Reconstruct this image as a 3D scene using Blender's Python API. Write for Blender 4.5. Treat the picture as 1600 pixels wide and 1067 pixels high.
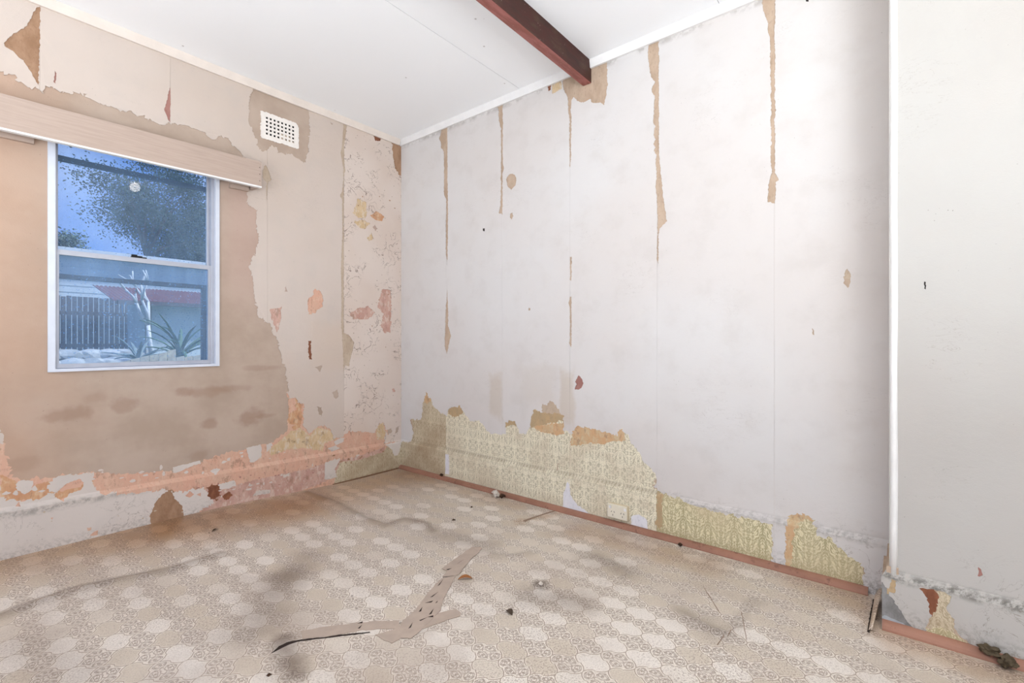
import bpy, bmesh, math, random
import numpy as np
from mathutils import Vector, noise as mnoise
from mathutils.geometry import delaunay_2d_cdt

for o in list(bpy.data.objects):
    bpy.data.objects.remove(o)
scene = bpy.context.scene
COL = scene.collection

# ------------------------------------------------------------------ camera
F_PX, CX, CY, CAM_H = 745.0, 800.0, 532.0, 1.01
TH = math.radians(50.8)
FW = np.array([math.sin(TH), math.cos(TH), 0.0])
RT = np.array([math.cos(TH), -math.sin(TH), 0.0])
UP = np.array([0, 0, 1.0])
CAM = np.array([-2.388, -3.086, CAM_H])
cam_data = bpy.data.cameras.new('camera')
cam = bpy.data.objects.new('camera', cam_data)
COL.objects.link(cam)
cam.location = CAM
cam.rotation_euler = (math.radians(90), 0, -TH)
cam_data.sensor_width = 36.0
cam_data.lens = 36.0 * F_PX / 1600.0
cam_data.shift_y = -(533.5 - CY) / 1600.0
cam_data.clip_start = 0.02
scene.camera = cam

# ------------------------------------------------------------------ view
vs = scene.view_settings
vs.view_transform = 'Standard'
vs.look = 'None'
vs.gamma = 1.0
vs.exposure = 0.1
vs.use_curve_mapping = False


def lin(c):
    r = []
    for v in c:
        v = v / 255.0
        r.append(v / 12.92 if v <= 0.04045 else ((v + 0.055) / 1.055) ** 2.4)
    return (r[0], r[1], r[2], 1.0)


# ------------------------------------------------------------------ world
world = bpy.data.worlds.new('sky')
scene.world = world
world.use_nodes = True
wn, wl = world.node_tree.nodes, world.node_tree.links
wn.clear()
w_out = wn.new('ShaderNodeOutputWorld')
w_bg = wn.new('ShaderNodeBackground')
w_tc = wn.new('ShaderNodeTexCoord')
w_ns = wn.new('ShaderNodeTexNoise')
w_ns.inputs['Scale'].default_value = 3.2
w_ns.inputs['Detail'].default_value = 5
w_rp = wn.new('ShaderNodeValToRGB')
w_rp.color_ramp.elements[0].position = 0.44
w_rp.color_ramp.elements[0].color = lin((112, 152, 222))
w_rp.color_ramp.elements[1].position = 0.66
w_rp.color_ramp.elements[1].color = lin((196, 210, 240))
wl.new(w_tc.outputs['Generated'], w_ns.inputs['Vector'])
wl.new(w_ns.outputs['Fac'], w_rp.inputs['Fac'])
wl.new(w_rp.outputs['Color'], w_bg.inputs['Color'])
w_bg.inputs['Strength'].default_value = 1.1
wl.new(w_bg.outputs['Background'], w_out.inputs['Surface'])


# ------------------------------------------------------------------ large lights
def area(name, loc, rot, sx, sy, power, color):
    d = bpy.data.lights.new(name, 'AREA')
    d.shape = 'RECTANGLE'
    d.size, d.size_y = sx, sy
    d.energy = power
    d.color = color
    o = bpy.data.objects.new(name, d)
    COL.objects.link(o)
    o.location = loc
    o.rotation_euler = rot
    return o


R90 = math.radians(90)
# fill lights added behind and beside the camera, tilted up to brighten the room
area('added_fill_rear', (-2.9, -4.93, 1.15), (R90 + 1.3, 0, 0), 1.6, 1.9, 165, (0.92, 0.975, 1.0))
area('added_fill_side', (-3.93, -1.95, 1.1), (R90 + 1.38, 0, -R90), 1.7, 1.9, 76, (0.92, 0.97, 1.0))
sun_d = bpy.data.lights.new('sun', 'SUN')
sun_d.energy = 5.0
sun_d.angle = math.radians(6)
sun_d.color = (1.0, 0.96, 0.9)
sun = bpy.data.objects.new('sun', sun_d)
COL.objects.link(sun)
sun.rotation_euler = Vector((-0.55, 0.35, -0.78)).to_track_quat('-Z', 'Y').to_euler()


# ------------------------------------------------------------------ unprojection of measured points
def ray(p):
    return FW + RT * ((p[0] - CX) / F_PX) - UP * ((p[1] - CY) / F_PX)


def fl(p, z=0.0):
    r = ray(p)
    return CAM + r * ((z - CAM_H) / r[2])


def on_x(p, X=0.0):
    r = ray(p)
    return CAM + r * ((X - CAM[0]) / r[0])


def on_y(p, Y=0.0):
    r = ray(p)
    return CAM + r * ((Y - CAM[1]) / r[1])


PX = -0.24          # face of the projecting wall


def uv_r(p):
    q = on_x(p, 0.0)
    return (-q[1], q[2])


def uv_p(p):
    q = on_x(p, PX)
    return (-q[1], q[2])


def uv_l(p):
    q = on_y(p, 0.0)
    return (q[0], q[2])


# ------------------------------------------------------------------ object helpers
def tag(o, label=None, cat=None, group=None, kind=None):
    if label: o['label'] = label
    if cat: o['category'] = cat
    if group: o['group'] = group
    if kind: o['kind'] = kind
    return o


def mesh_obj(name, verts, faces, mat, parent=None, smooth=False):
    me = bpy.data.meshes.new(name)
    me.from_pydata([tuple(v) for v in verts], [], faces)
    me.update()
    o = bpy.data.objects.new(name, me)
    COL.objects.link(o)
    if mat: me.materials.append(mat)
    if parent: o.parent = parent
    if smooth:
        for p in me.polygons: p.use_smooth = True
    return o


def bm_obj(name, bm, mat, parent=None, smooth=False):
    me = bpy.data.meshes.new(name)
    bmesh.ops.recalc_face_normals(bm, faces=bm.faces)
    bm.to_mesh(me)
    bm.free()
    o = bpy.data.objects.new(name, me)
    COL.objects.link(o)
    if mat: me.materials.append(mat)
    if parent: o.parent = parent
    if smooth:
        for p in me.polygons: p.use_smooth = True
    return o


def empty(name, loc, rz=0.0):
    o = bpy.data.objects.new(name, None)
    COL.objects.link(o)
    o.location = loc
    o.rotation_euler = (0, 0, rz)
    o.empty_display_size = 0.05
    return o


def bx(bm, lo, hi, bevel=0.0, mid=None):
    lo, hi = list(lo), list(hi)
    vs_ = [bm.verts.new((x, y, z)) for x in (lo[0], hi[0]) for y in (lo[1], hi[1]) for z in (lo[2], hi[2])]
    f = [(0, 1, 3, 2), (4, 6, 7, 5), (0, 4, 5, 1), (2, 3, 7, 6), (0, 2, 6, 4), (1, 5, 7, 3)]
    fs = [bm.faces.new([vs_[i] for i in q]) for q in f]
    if bevel > 0:
        es = set(e for q in fs for e in q.edges)
        bmesh.ops.bevel(bm, geom=list(es), offset=bevel, segments=2, affect='EDGES', profile=0.5)
    return fs


def box(name, lo, hi, mat, parent=None, bevel=0.0):
    bm = bmesh.new()
    bx(bm, lo, hi, bevel)
    return bm_obj(name, bm, mat, parent)


def tube(bm, pts, radii, seg=8):
    rings = []
    n = len(pts)
    for i, p in enumerate(pts):
        p = Vector(p)
        d = (Vector(pts[min(i + 1, n - 1)]) - Vector(pts[max(i - 1, 0)])).normalized()
        a = d.cross(Vector((0, 0, 1)))
        if a.length < 0.05: a = d.cross(Vector((1, 0, 0)))
        a.normalize()
        b = d.cross(a)
        r = radii[i] if isinstance(radii, (list, tuple)) else radii
        rings.append([bm.verts.new(p + a * r * math.cos(t) + b * r * math.sin(t)) for t in [2 * math.pi * k / seg for k in range(seg)]])
    for i in range(n - 1):
        for k in range(seg):
            bm.faces.new((rings[i][k], rings[i][(k + 1) % seg], rings[i + 1][(k + 1) % seg], rings[i + 1][k]))
    bm.faces.new(rings[0])
    bm.faces.new(rings[-1][::-1])


def prism(bm, prof, axis, a0, a1):
    """extrude a 2D profile along x or y (profile coords are the other horizontal axis and z)"""
    def P(q, a):
        return (a, q[0], q[1]) if axis == 'x' else (q[0], a, q[1])
    r0 = [bm.verts.new(P(q, a0)) for q in prof]
    r1 = [bm.verts.new(P(q, a1)) for q in prof]
    n = len(prof)
    for i in range(n):
        bm.faces.new((r0[i], r0[(i + 1) % n], r1[(i + 1) % n], r1[i]))
    bm.faces.new(r0)
    bm.faces.new(r1[::-1])


# ------------------------------------------------------------------ node helper
class Mat:
    def __init__(s, name, rough=0.8, spec=0.3):
        s.m = bpy.data.materials.new(name)
        s.m.use_nodes = True
        s.N, s.L = s.m.node_tree.nodes, s.m.node_tree.links
        s.bsdf = s.N['Principled BSDF']
        s.bsdf.inputs['Roughness'].default_value = rough
        s.bsdf.inputs['Specular IOR Level'].default_value = spec
        s.geo = s.N.new('ShaderNodeNewGeometry')
        s.pos = s.geo.outputs['Position']

    def put(s, sock, v):
        if v is None: return
        if isinstance(v, bpy.types.NodeSocket): s.L.new(v, sock)
        else: sock.default_value = v

    def math(s, op, a, b=None, c=None, clamp=False):
        n = s.N.new('ShaderNodeMath')
        n.operation = op
        n.use_clamp = clamp
        s.put(n.inputs[0], a); s.put(n.inputs[1], b); s.put(n.inputs[2], c)
        return n.outputs[0]

    def vm(s, op, a, b=None, scale=None):
        n = s.N.new('ShaderNodeVectorMath')
        n.operation = op
        s.put(n.inputs[0], a); s.put(n.inputs[1], b)
        if scale is not None: s.put(n.inputs['Scale'], scale)
        return n.outputs['Value'] if op in ('DOT_PRODUCT', 'LENGTH', 'DISTANCE') else n.outputs['Vector']

    def sep(s, v):
        n = s.N.new('ShaderNodeSeparateXYZ')
        s.put(n.inputs[0], v)
        return n.outputs[0], n.outputs[1], n.outputs[2]

    def comb(s, x, y, z):
        n = s.N.new('ShaderNodeCombineXYZ')
        s.put(n.inputs[0], x); s.put(n.inputs[1], y); s.put(n.inputs[2], z)
        return n.outputs[0]

    def noise(s, scale, detail=3, rough=0.55, vec=None, dist=0.0):
        n = s.N.new('ShaderNodeTexNoise')
        n.inputs['Scale'].default_value = scale
        n.inputs['Detail'].default_value = detail
        n.inputs['Roughness'].default_value = rough
        n.inputs['Distortion'].default_value = dist
        s.put(n.inputs['Vector'], vec if vec is not None else s.pos)
        return n.outputs['Fac']

    def vor(s, scale, vec=None, feature='F1'):
        n = s.N.new('ShaderNodeTexVoronoi')
        n.feature = feature
        n.inputs['Scale'].default_value = scale
        s.put(n.inputs['Vector'], vec if vec is not None else s.pos)
        return n.outputs['Distance']

    def step(s, v, a, b):
        """0 below a, 1 above b (either order)"""
        n = s.N.new('ShaderNodeMapRange')
        n.interpolation_type = 'SMOOTHSTEP'
        s.put(n.inputs['Value'], v)
        lo, hi, t0, t1 = (a, b, 0.0, 1.0) if a < b else (b, a, 1.0, 0.0)
        n.inputs['From Min'].default_value = lo
        n.inputs['From Max'].default_value = hi
        n.inputs['To Min'].default_value = t0
        n.inputs['To Max'].default_value = t1
        return n.outputs['Result']

    def mix(s, f, a, b, mode='MIX'):
        n = s.N.new('ShaderNodeMix')
        n.data_type = 'RGBA'
        n.blend_type = mode
        s.put(n.inputs[0], f); s.put(n.inputs[6], a); s.put(n.inputs[7], b)
        return n.outputs[2]

    def mul(s, a, b): return s.math('MULTIPLY', a, b)
    def add(s, a, b): return s.math('ADD', a, b)

    def objrand(s):
        n = s.N.new('ShaderNodeObjectInfo')
        return n.outputs['Random']

    def seg(s, xy, a, b):
        """distance in the floor plane to the segment a-b"""
        ax = (a[0], a[1], 0.0)
        ba = (b[0] - a[0], b[1] - a[1], 0.0)
        l2 = ba[0] ** 2 + ba[1] ** 2 + 1e-9
        pa = s.vm('SUBTRACT', xy, ax)
        h = s.math('DIVIDE', s.vm('DOT_PRODUCT', pa, ba), l2, clamp=True)
        return s.vm('LENGTH', s.vm('SUBTRACT', pa, s.vm('SCALE', ba, None, h)))

    def color(s, c):
        s.put(s.bsdf.inputs['Base Color'], c)
        return s

    def bump(s, h, strength=0.3, dist=0.002):
        n = s.N.new('ShaderNodeBump')
        n.inputs['Strength'].default_value = strength
        n.inputs['Distance'].default_value = dist
        s.put(n.inputs['Height'], h)
        s.L.new(n.outputs['Normal'], s.bsdf.inputs['Normal'])
        return s


def plain(name, c, rough=0.7, spec=0.3, var=0.10, scale=30, metal=0.0, bump=0.0):
    m = Mat(name, rough, spec)
    n = m.noise(scale, 4)
    dark = tuple(v * (1 - var) for v in lin(c)[:3]) + (1,)
    m.color(m.mix(m.step(n, 0.35, 0.65), dark, lin(c)))
    m.bsdf.inputs['Metallic'].default_value = metal
    if bump: m.bump(n, bump)
    return m.m


# ------------------------------------------------------------------ wall materials
def painted_paper(name, base, tint, stains=(), specks=1.0, scratch=1.0, mould=None):
    """old white-painted lining paper; stains = (s0, z0, rs, rz, colour, strength) in wall metres, s = x + y"""
    m = Mat(name, 0.6, 0.25)
    x, y, z = m.sep(m.pos)
    s_ = m.add(x, y)
    p2 = m.comb(s_, z, 0.0)
    big = m.noise(1.1, 3, 0.5, p2)
    c = m.mix(m.step(big, 0.35, 0.65), lin(base), lin(tint))
    mid = m.noise(7, 4, 0.6, p2)
    c = m.mix(m.mul(m.step(mid, 0.45, 0.75), 0.22), c, lin((190, 182, 176)))
    c = m.mix(m.mul(m.objrand(), 0.10), c, lin((200, 194, 190)))
    for (s0, z0, rs, rz, col, st) in stains:
        d = m.math('MAXIMUM', m.math('ABSOLUTE', m.math('DIVIDE', m.math('SUBTRACT', s_, s0), rs)), m.math('ABSOLUTE', m.math('DIVIDE', m.math('SUBTRACT', z, z0), rz)))
        d = m.add(d, m.mul(m.math('SUBTRACT', m.noise(9, 4, 0.65, p2), 0.5), 1.0))
        c = m.mix(m.mul(m.step(d, 1.05, 0.55), st), c, lin(col))
    # specks and chips
    cl = m.step(m.noise(2.2, 2, 0.5, p2), 0.42, 0.66)
    sp = m.step(m.vor(42, p2), 0.085, 0.03)
    sp = m.mul(sp, m.step(m.noise(11, 2, 0.5, m.vm('ADD', p2, (3.1, 1.7, 0))), 0.50, 0.60))
    c = m.mix(m.mul(sp, m.mul(m.add(m.mul(cl, 0.8), 0.25), 0.8 * specks)), c, lin((96, 84, 76)))
    # fine scratches
    sv = m.vm('MULTIPLY', p2, (1.0, 3.2, 1.0))
    sc = m.step(m.math('ABSOLUTE', m.math('SUBTRACT', m.noise(6, 4, 0.7, sv, 0.6), 0.5)), 0.006, 0.0)
    sc = m.mul(sc, m.step(m.noise(3.1, 2, 0.5, m.vm('ADD', p2, (9, 4, 0))), 0.56, 0.66))
    c = m.mix(m.mul(sc, 0.35 * scratch), c, lin((150, 140, 132)))
    if mould:
        zt, st = mould
        nz = m.noise(38, 5, 0.75, p2)
        zw = m.add(z, m.mul(m.math('SUBTRACT', m.noise(6, 3, 0.6, p2), 0.5), 0.03))
        soft = m.step(m.math('ABSOLUTE', m.math('SUBTRACT', zw, zt)), 0.030, 0.0)
        band = m.mul(soft, m.step(m.noise(2.2, 3, 0.6, p2), 0.36, 0.56))
        c = m.mix(m.mul(soft, 0.35 * st), c, lin((168, 160, 150)))
        c = m.mix(m.mul(m.mul(band, m.step(nz, 0.40, 0.62)), st), c, lin((70, 68, 60)))
        low = m.mul(m.step(z, 0.11, 0.0), m.step(m.noise(60, 5, 0.7, p2), 0.44, 0.60))
        c = m.mix(m.mul(low, 0.6), c, lin((120, 110, 100)))
        top = m.mul(m.step(m.math('ABSOLUTE', m.math('SUBTRACT', z, 2.548)), 0.03, 0.0), m.step(m.noise(9, 4, 0.7, p2), 0.45, 0.62))
        c = m.mix(m.mul(top, 0.5), c, lin((140, 132, 126)))
        ck = m.step(m.math('ABSOLUTE', m.math('SUBTRACT', m.noise(9, 4, 0.65, p2, 0.9), 0.5)), 0.008, 0.0)
        ck = m.mul(ck, m.mul(m.step(z, 0.4, 0.1), m.step(m.noise(4, 2, 0.5, m.vm('ADD', p2, (2, 8, 0))), 0.45, 0.55)))
        c = m.mix(m.mul(ck, 0.6), c, lin((130, 118, 108)))
    m.color(c)
    m.bump(m.add(m.noise(26, 4, 0.6, p2), m.mul(m.noise(220, 2, 0.5, p2), 0.25)), 0.22, 0.004)
    return m.m


st_r = []
for (p, w, h, st) in [((775, 618), 0.07, 0.17, 0.5), ((887, 622), 0.06, 0.20, 0.55), ((843, 600), 0.16, 0.14, 0.2)]:
    q = uv_r(p)
    st_r.append((-q[0], q[1], w, h, (196, 182, 166), st))
M_WHITE_R = painted_paper('white_painted_paper', (216, 213, 212), (213, 207, 204), st_r, 0.75, 0.8, (0.21, 0.4))
M_WHITE_P = painted_paper('white_painted_wall', (188, 185, 181), (184, 179, 174), [], 1.2, 1.4, (0.185, 0.75))
M_WHITE_S = painted_paper('white_skirting_coat', (220, 211, 204), (208, 197, 189), [], 1.3, 1.3, (0.232, 0.45))
st_l = []
for (p, w, h, st) in [((515, 540), 0.17, 0.19, 0.28), ((600, 330), 0.16, 0.35, 0.22)]:
    q = uv_l(p)
    st_l.append((q[0], q[1], w, h, (206, 184, 164), st))
M_CREAM_L = painted_paper('cream_painted_paper', (208, 194, 184), (203, 187, 175), st_l, 0.9, 0.9)


def flaky_paint(name, base, tint):
    """brittle paint near the room corner, peppered with dark flakes"""
    m = Mat(name, 0.65, 0.25)
    x, y, z = m.sep(m.pos)
    p2 = m.comb(m.add(x, y), z, 0.0)
    c = m.mix(m.step(m.noise(2, 3, 0.5, p2), 0.35, 0.65), lin(base), lin(tint))
    a = m.step(m.vor(34, p2), 0.17, 0.06)
    a = m.mul(a, m.step(m.noise(7, 3, 0.6, p2), 0.46, 0.56))
    c = m.mix(m.mul(a, 0.85), c, lin((140, 118, 104)))
    b = m.step(m.math('ABSOLUTE', m.math('SUBTRACT', m.noise(13, 3, 0.6, p2, 0.8), 0.5)), 0.018, 0.0)
    b = m.mul(b, m.step(m.noise(5, 2, 0.5, m.vm('ADD', p2, (5, 2, 0))), 0.48, 0.58))
    c = m.mix(m.mul(b, 0.85), c, lin((120, 100, 88)))
    e = m.mul(m.step(m.vor(95, p2), 0.2, 0.1), m.step(x, -0.09, 0.0))
    e = m.mul(e, m.step(m.noise(20, 2, 0.5, p2), 0.45, 0.6))
    c = m.mix(m.mul(e, 0.7), c, lin((128, 104, 90)))
    m.color(c)
    m.bump(m.add(m.noise(26, 4, 0.6, p2), m.mul(a, -0.5)), 0.3, 0.004)
    return m.m


M_FLAKY_L = flaky_paint('flaking_cream_paint', (216, 202, 192), (211, 194, 182))


def board_mat(name, c1, c2, scale=14, fleck=None):
    m = Mat(name, 0.85, 0.2)
    x, y, z = m.sep(m.pos)
    p2 = m.comb(m.add(x, y), m.mul(z, 0.5), 0.0)
    c = m.mix(m.step(m.noise(scale, 5, 0.65, p2), 0.35, 0.65), lin(c1), lin(c2))
    c = m.mix(m.mul(m.step(m.noise(90, 3, 0.6, p2), 0.55, 0.7), 0.35), c, lin(tuple(int(v * 0.72) for v in c1)))
    if fleck:
        c = m.mix(m.mul(m.step(m.noise(30, 5, 0.7, p2), 0.50, 0.62), 0.7), c, lin(fleck))
        c = m.mix(m.mul(m.step(m.noise(26, 4, 0.7, m.vm('ADD', p2, (4, 4, 0))), 0.56, 0.64), 0.5), c, lin((150, 120, 100)))
    m.color(c)
    m.bump(m.noise(60, 4, 0.6, p2), 0.3, 0.003)
    return m.m


M_BOARD_R = board_mat('bare_wallboard', (194, 172, 152), (180, 157, 136))
M_BROWN_L = board_mat('bare_brown_board', (172, 138, 112), (150, 116, 90))
M_MAUVE = board_mat('mauve_underpaint', (172, 128, 118), (158, 112, 104))
M_GREYBROWN = board_mat('greybrown_backing', (198, 180, 160), (184, 164, 144))
M_PEACH = board_mat('peach_underpaint', (214, 168, 146), (210, 172, 150), 8, (218, 184, 162))
M_PINK = board_mat('pink_underpaint', (204, 168, 154), (190, 150, 136), 16, (216, 196, 184))
M_ORANGE = board_mat('orange_distemper', (206, 162, 126), (198, 148, 114), 20, (214, 186, 156))
M_YELLOW = board_mat('straw_distemper', (214, 190, 156), (202, 174, 136), 22, (216, 204, 188))
M_BRICK = board_mat('brick_red_plaster', (146, 96, 72), (124, 78, 58), 30)
M_CEMENT = board_mat('grey_cement', (150, 148, 148), (122, 120, 118), 18)
M_CEMENT_BLUE = board_mat('bluish_cement', (170, 174, 180), (158, 160, 166), 18)
M_PLASTER = board_mat('white_plaster', (232, 230, 234), (222, 220, 226), 10)


def render_mat():
    m = Mat('cement_render', 0.85, 0.2)
    x, y, z = m.sep(m.pos)
    p2 = m.comb(m.add(x, y), z, 0.0)
    warm = m.step(m.add(x, m.mul(m.math('SUBTRACT', m.noise(2.3, 3, 0.5, p2), 0.5), 0.5)), -1.75, -2.3)
    c = m.mix(m.step(m.noise(3.2, 4, 0.6, p2), 0.35, 0.65), lin((188, 169, 154)), lin((176, 156, 140)))
    c = m.mix(m.mul(warm, 0.6), c, lin((196, 160, 136)))  # peach tone of the render, plus warm lamp glow put into the colour
    up = m.mul(m.mul(m.step(z, 1.0, 1.5), m.step(z, 2.15, 2.0)), m.step(x, -1.35, -1.2))
    c = m.mix(m.mul(up, 0.45), c, lin((190, 160, 149)))
    for (p, rs, rz, st) in [((105, 648), 0.10, 0.045, 0.55), ((192, 632), 0.06, 0.05, 0.5), ((325, 612), 0.16, 0.035, 0.5), ((325, 661), 0.045, 0.035, 0.6),
                            ((390, 652), 0.085, 0.055, 0.65), ((150, 622), 0.05, 0.03, 0.3), ((290, 613), 0.045, 0.03, 0.4), ((410, 575), 0.11, 0.02, 0.35),
                            ((362, 607), 0.13, 0.02, 0.3), ((30, 725), 0.08, 0.05, 0.3), ((310, 712), 0.05, 0.03, 0.35), ((412, 650), 0.08, 0.015, 0.4)]:
        q = uv_l(p)
        d = m.vm('LENGTH', m.comb(m.math('DIVIDE', m.math('SUBTRACT', x, q[0]), rs), m.math('DIVIDE', m.math('SUBTRACT', z, q[1]), rz), 0.0))
        d = m.add(d, m.mul(m.math('SUBTRACT', m.noise(11, 3, 0.6, p2), 0.5), 1.8))
        c = m.mix(m.mul(m.step(d, 1.2, 0.45), st * 0.85), c, lin((156, 126, 108)))
    sp = m.mul(m.step(m.vor(40, p2), 0.10, 0.04), m.step(m.noise(8, 2, 0.5, p2), 0.52, 0.6))
    c = m.mix(m.mul(sp, 0.5), c, lin((140, 116, 104)))
    m.color(c)
    m.bump(m.add(m.noise(30, 4, 0.6, p2), m.mul(m.noise(180, 2, 0.5, p2), 0.4)), 0.25, 0.003)
    return m.m


M_RENDER = render_mat()


def damask(name, bg, fg, k, stain, sc=1.0):
    m = Mat(name, 0.8, 0.2)
    x, y, z = m.sep(m.pos)
    s_ = m.add(x, y)
    u = m.math('PINGPONG', s_, 0.044 * sc)
    v = m.math('PINGPONG', m.add(z, m.mul(u, 1.3)), 0.062 * sc)
    q = m.comb(u, v, 0.0)
    n = m.noise(88 / sc, 1.5, 0.5, q, 1.2)
    p = m.step(m.math('ABSOLUTE', m.math('SUBTRACT', n, 0.5)), 0.075, 0.045)
    rg = m.math('ABSOLUTE', m.math('SUBTRACT', m.math('FRACT', m.mul(m.vor(36 / sc, q), 3.0)), 0.5))
    p = m.math('MAXIMUM', p, m.mul(m.step(rg, 0.16, 0.08), 0.8))
    c = m.mix(m.mul(p, k), lin(bg), lin(fg))
    p2 = m.comb(s_, z, 0.0)
    st = m.step(m.noise(2.6, 4, 0.6, p2), 0.46, 0.68)
    c = m.mix(m.mul(st, 0.5), c, lin(stain))
    st2 = m.step(m.noise(9, 4, 0.65, p2), 0.52, 0.7)
    c = m.mix(m.mul(st2, 0.35), c, lin(stain))
    c = m.mix(m.mul(m.step(z, 0.10, 0.0), 0.25), c, lin((150, 128, 100)))
    ledge = m.mul(m.step(m.math('ABSOLUTE', m.math('SUBTRACT', z, 0.222)), 0.02, 0.0), m.step(m.noise(8, 3, 0.6, p2), 0.3, 0.6))
    c = m.mix(m.mul(ledge, 0.45), c, lin((146, 130, 108)))
    br = m.mul(m.step(s_, -0.75, -0.1), m.step(m.noise(5, 3, 0.6, p2), 0.35, 0.6))
    c = m.mix(m.mul(br, 0.35), c, lin((160, 138, 112)))
    m.color(c)
    m.bump(m.add(m.noise(18, 3, 0.6, p2), m.mul(p, 0.12)), 0.35, 0.004)
    return m.m


M_DAMASK = damask('green_damask_paper', (188, 180, 156), (240, 232, 210), 1.0, (198, 182, 158), 1.2)
M_DAMASK_Y = damask('olive_damask_paper', (226, 217, 184), (164, 152, 114), 0.85, (204, 188, 154), 1.35)
M_DAMASK_B = damask('browned_damask_paper', (178, 164, 138), (220, 208, 182), 0.9, (160, 134, 106))
M_TORN = board_mat('torn_paper_backing', (190, 162, 126), (178, 156, 124), 24)
M_TORN_O = board_mat('orange_paper_backing', (206, 166, 128), (202, 174, 138), 24, (206, 190, 156))

M_CEIL = Mat('ceiling_sheet', 0.38, 0.35)
_n = M_CEIL.noise(1.4, 3)
_sp = M_CEIL.mul(M_CEIL.step(M_CEIL.vor(5), 0.035, 0.02), 0.6)
M_CEIL.color(M_CEIL.mix(_sp, M_CEIL.mix(M_CEIL.step(_n, 0.35, 0.65), lin((249, 250, 252)), lin((247, 248, 250))), lin((150, 140, 135))))
M_CEIL = M_CEIL.m
M_TRIM_W = plain('white_trim_paint', (238, 236, 235), 0.5, 0.35, 0.05, 12)
M_TRIM_C = plain('cream_trim_paint', (229, 217, 207), 0.5, 0.35, 0.06, 12)
M_PELMET = Mat('beige_pelmet_paint', 0.55, 0.3)
_v = M_PELMET.vm('MULTIPLY', M_PELMET.pos, (2.0, 8.0, 40.0))
M_PELMET.color(M_PELMET.mix(M_PELMET.step(M_PELMET.noise(3, 4, 0.6, _v), 0.35, 0.7), lin((186, 166, 153)), lin((178, 158, 145))))
M_PELMET.bump(M_PELMET.noise(3, 4, 0.6, _v), 0.2, 0.002)
M_PELMET = M_PELMET.m
M_ALU = plain('white_window_alloy', (216, 221, 233), 0.35, 0.5, 0.04, 20)
M_ALU_G = plain('grey_window_alloy', (182, 185, 196), 0.35, 0.5, 0.06, 20, 0.2)
M_SCREEN_SHADE = plain('dark_screen_and_shade', (74, 76, 84), 0.6, 0.3, 0.1, 20)
M_BLACK = plain('black_metal', (22, 20, 22), 0.5, 0.3, 0.1, 20)
M_VENT = plain('white_vent_plaster', (240, 233, 226), 0.7, 0.2, 0.05, 25)
M_DUCT = plain('dark_duct', (30, 26, 24), 0.9, 0.1, 0.1, 10)
M_GPO = plain('ivory_plastic', (230, 222, 204), 0.35, 0.5, 0.04, 15)
M_GPO_S = plain('ivory_plastic_side', (212, 196, 164), 0.4, 0.4, 0.06, 15)
M_SLOT = plain('socket_slot', (44, 38, 36), 0.6, 0.2, 0.1, 10)
M_TAPE = plain('taupe_cloth_tape', (178, 160, 146), 0.55, 0.3, 0.10, 18, 0.0, 0.2)
M_SCRATCH = plain('scratch_brown', (150, 128, 112), 0.8, 0.1, 0.1, 60)
M_TEAR = plain('tear_shadow', (58, 48, 44), 0.9, 0.1, 0.2, 60)

M_QUAD = Mat('brown_skirting_quad', 0.55, 0.3)
_c = M_QUAD.mix(M_QUAD.step(M_QUAD.noise(5, 4, 0.6), 0.35, 0.65), lin((160, 116, 97)), lin((142, 101, 83)))
_c = M_QUAD.mix(M_QUAD.mul(M_QUAD.step(M_QUAD.noise(22, 4, 0.7), 0.56, 0.66), 0.6), _c, lin((110, 78, 64)))
M_QUAD.color(_c)
M_QUAD = M_QUAD.m


def beam_mat():
    m = Mat('old_red_beam_paint', 0.6, 0.3)
    v = m.vm('MULTIPLY', m.pos, (1.0, 5.0, 5.0))
    n = m.noise(9, 5, 0.65, v)
    c = m.mix(m.step(n, 0.35, 0.65), lin((70, 36, 30)), lin((56, 32, 26)))
    g = m.mul(m.step(m.noise(4, 3, 0.6), 0.42, 0.62), m.step(n, 0.42, 0.6))
    c = m.mix(m.mul(g, 0.55), c, lin((92, 68, 54)))
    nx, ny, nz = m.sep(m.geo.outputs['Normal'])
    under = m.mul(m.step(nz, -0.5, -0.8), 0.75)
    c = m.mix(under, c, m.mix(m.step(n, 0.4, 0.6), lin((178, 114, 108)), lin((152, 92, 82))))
    sp = m.mul(m.step(m.vor(75), 0.22, 0.1), m.step(m.noise(11, 3, 0.6), 0.55, 0.66))
    c = m.mix(m.mul(sp, 0.8), c, lin((170, 148, 134)))
    m.color(c)
    m.bump(n, 0.3, 0.003)
    return m.m


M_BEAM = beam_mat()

# creases and smudges of the vinyl (measured on the floor)
CREASES = [
    ([(480, 772), (522, 788), (550, 801), (572, 812), (602, 822), (632, 812), (662, 818), (676, 829)], 0.030, 0.009),
    ([(0, 968), (60, 945), (120, 925), (200, 907), (265, 893), (345, 868)], 0.034, 0.010),
    ([(750, 858), (772, 868), (800, 869), (830, 863)], 0.030, 0.006),
    ([(930, 868), (955, 880), (978, 897)], 0.034, 0.006),
    ([(1060, 955), (1090, 975), (1125, 988)], 0.030, 0.006),
]
CREASES_W = [([fl(p)[:2] for p in ps], w, h) for ps, w, h in CREASES]
SMUDGES = [((440, 1000), (462, 1052), 0.07, 0.55), ((400, 985), (450, 900), 0.16, 0.30), ((450, 900), (480, 870), 0.12, 0.25), ((845, 912), (846, 914), 0.06, 0.75),
           ((1075, 960), (1120, 985), 0.13, 0.22), ((920, 868), (980, 895), 0.13, 0.2), ((830, 930), (900, 940), 0.14, 0.28), ((1140, 990), (1180, 940), 0.05, 0.2),
           ((700, 838), (760, 850), 0.12, 0.22), ((20, 1010), (120, 1060), 0.16, 0.2)]
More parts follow.
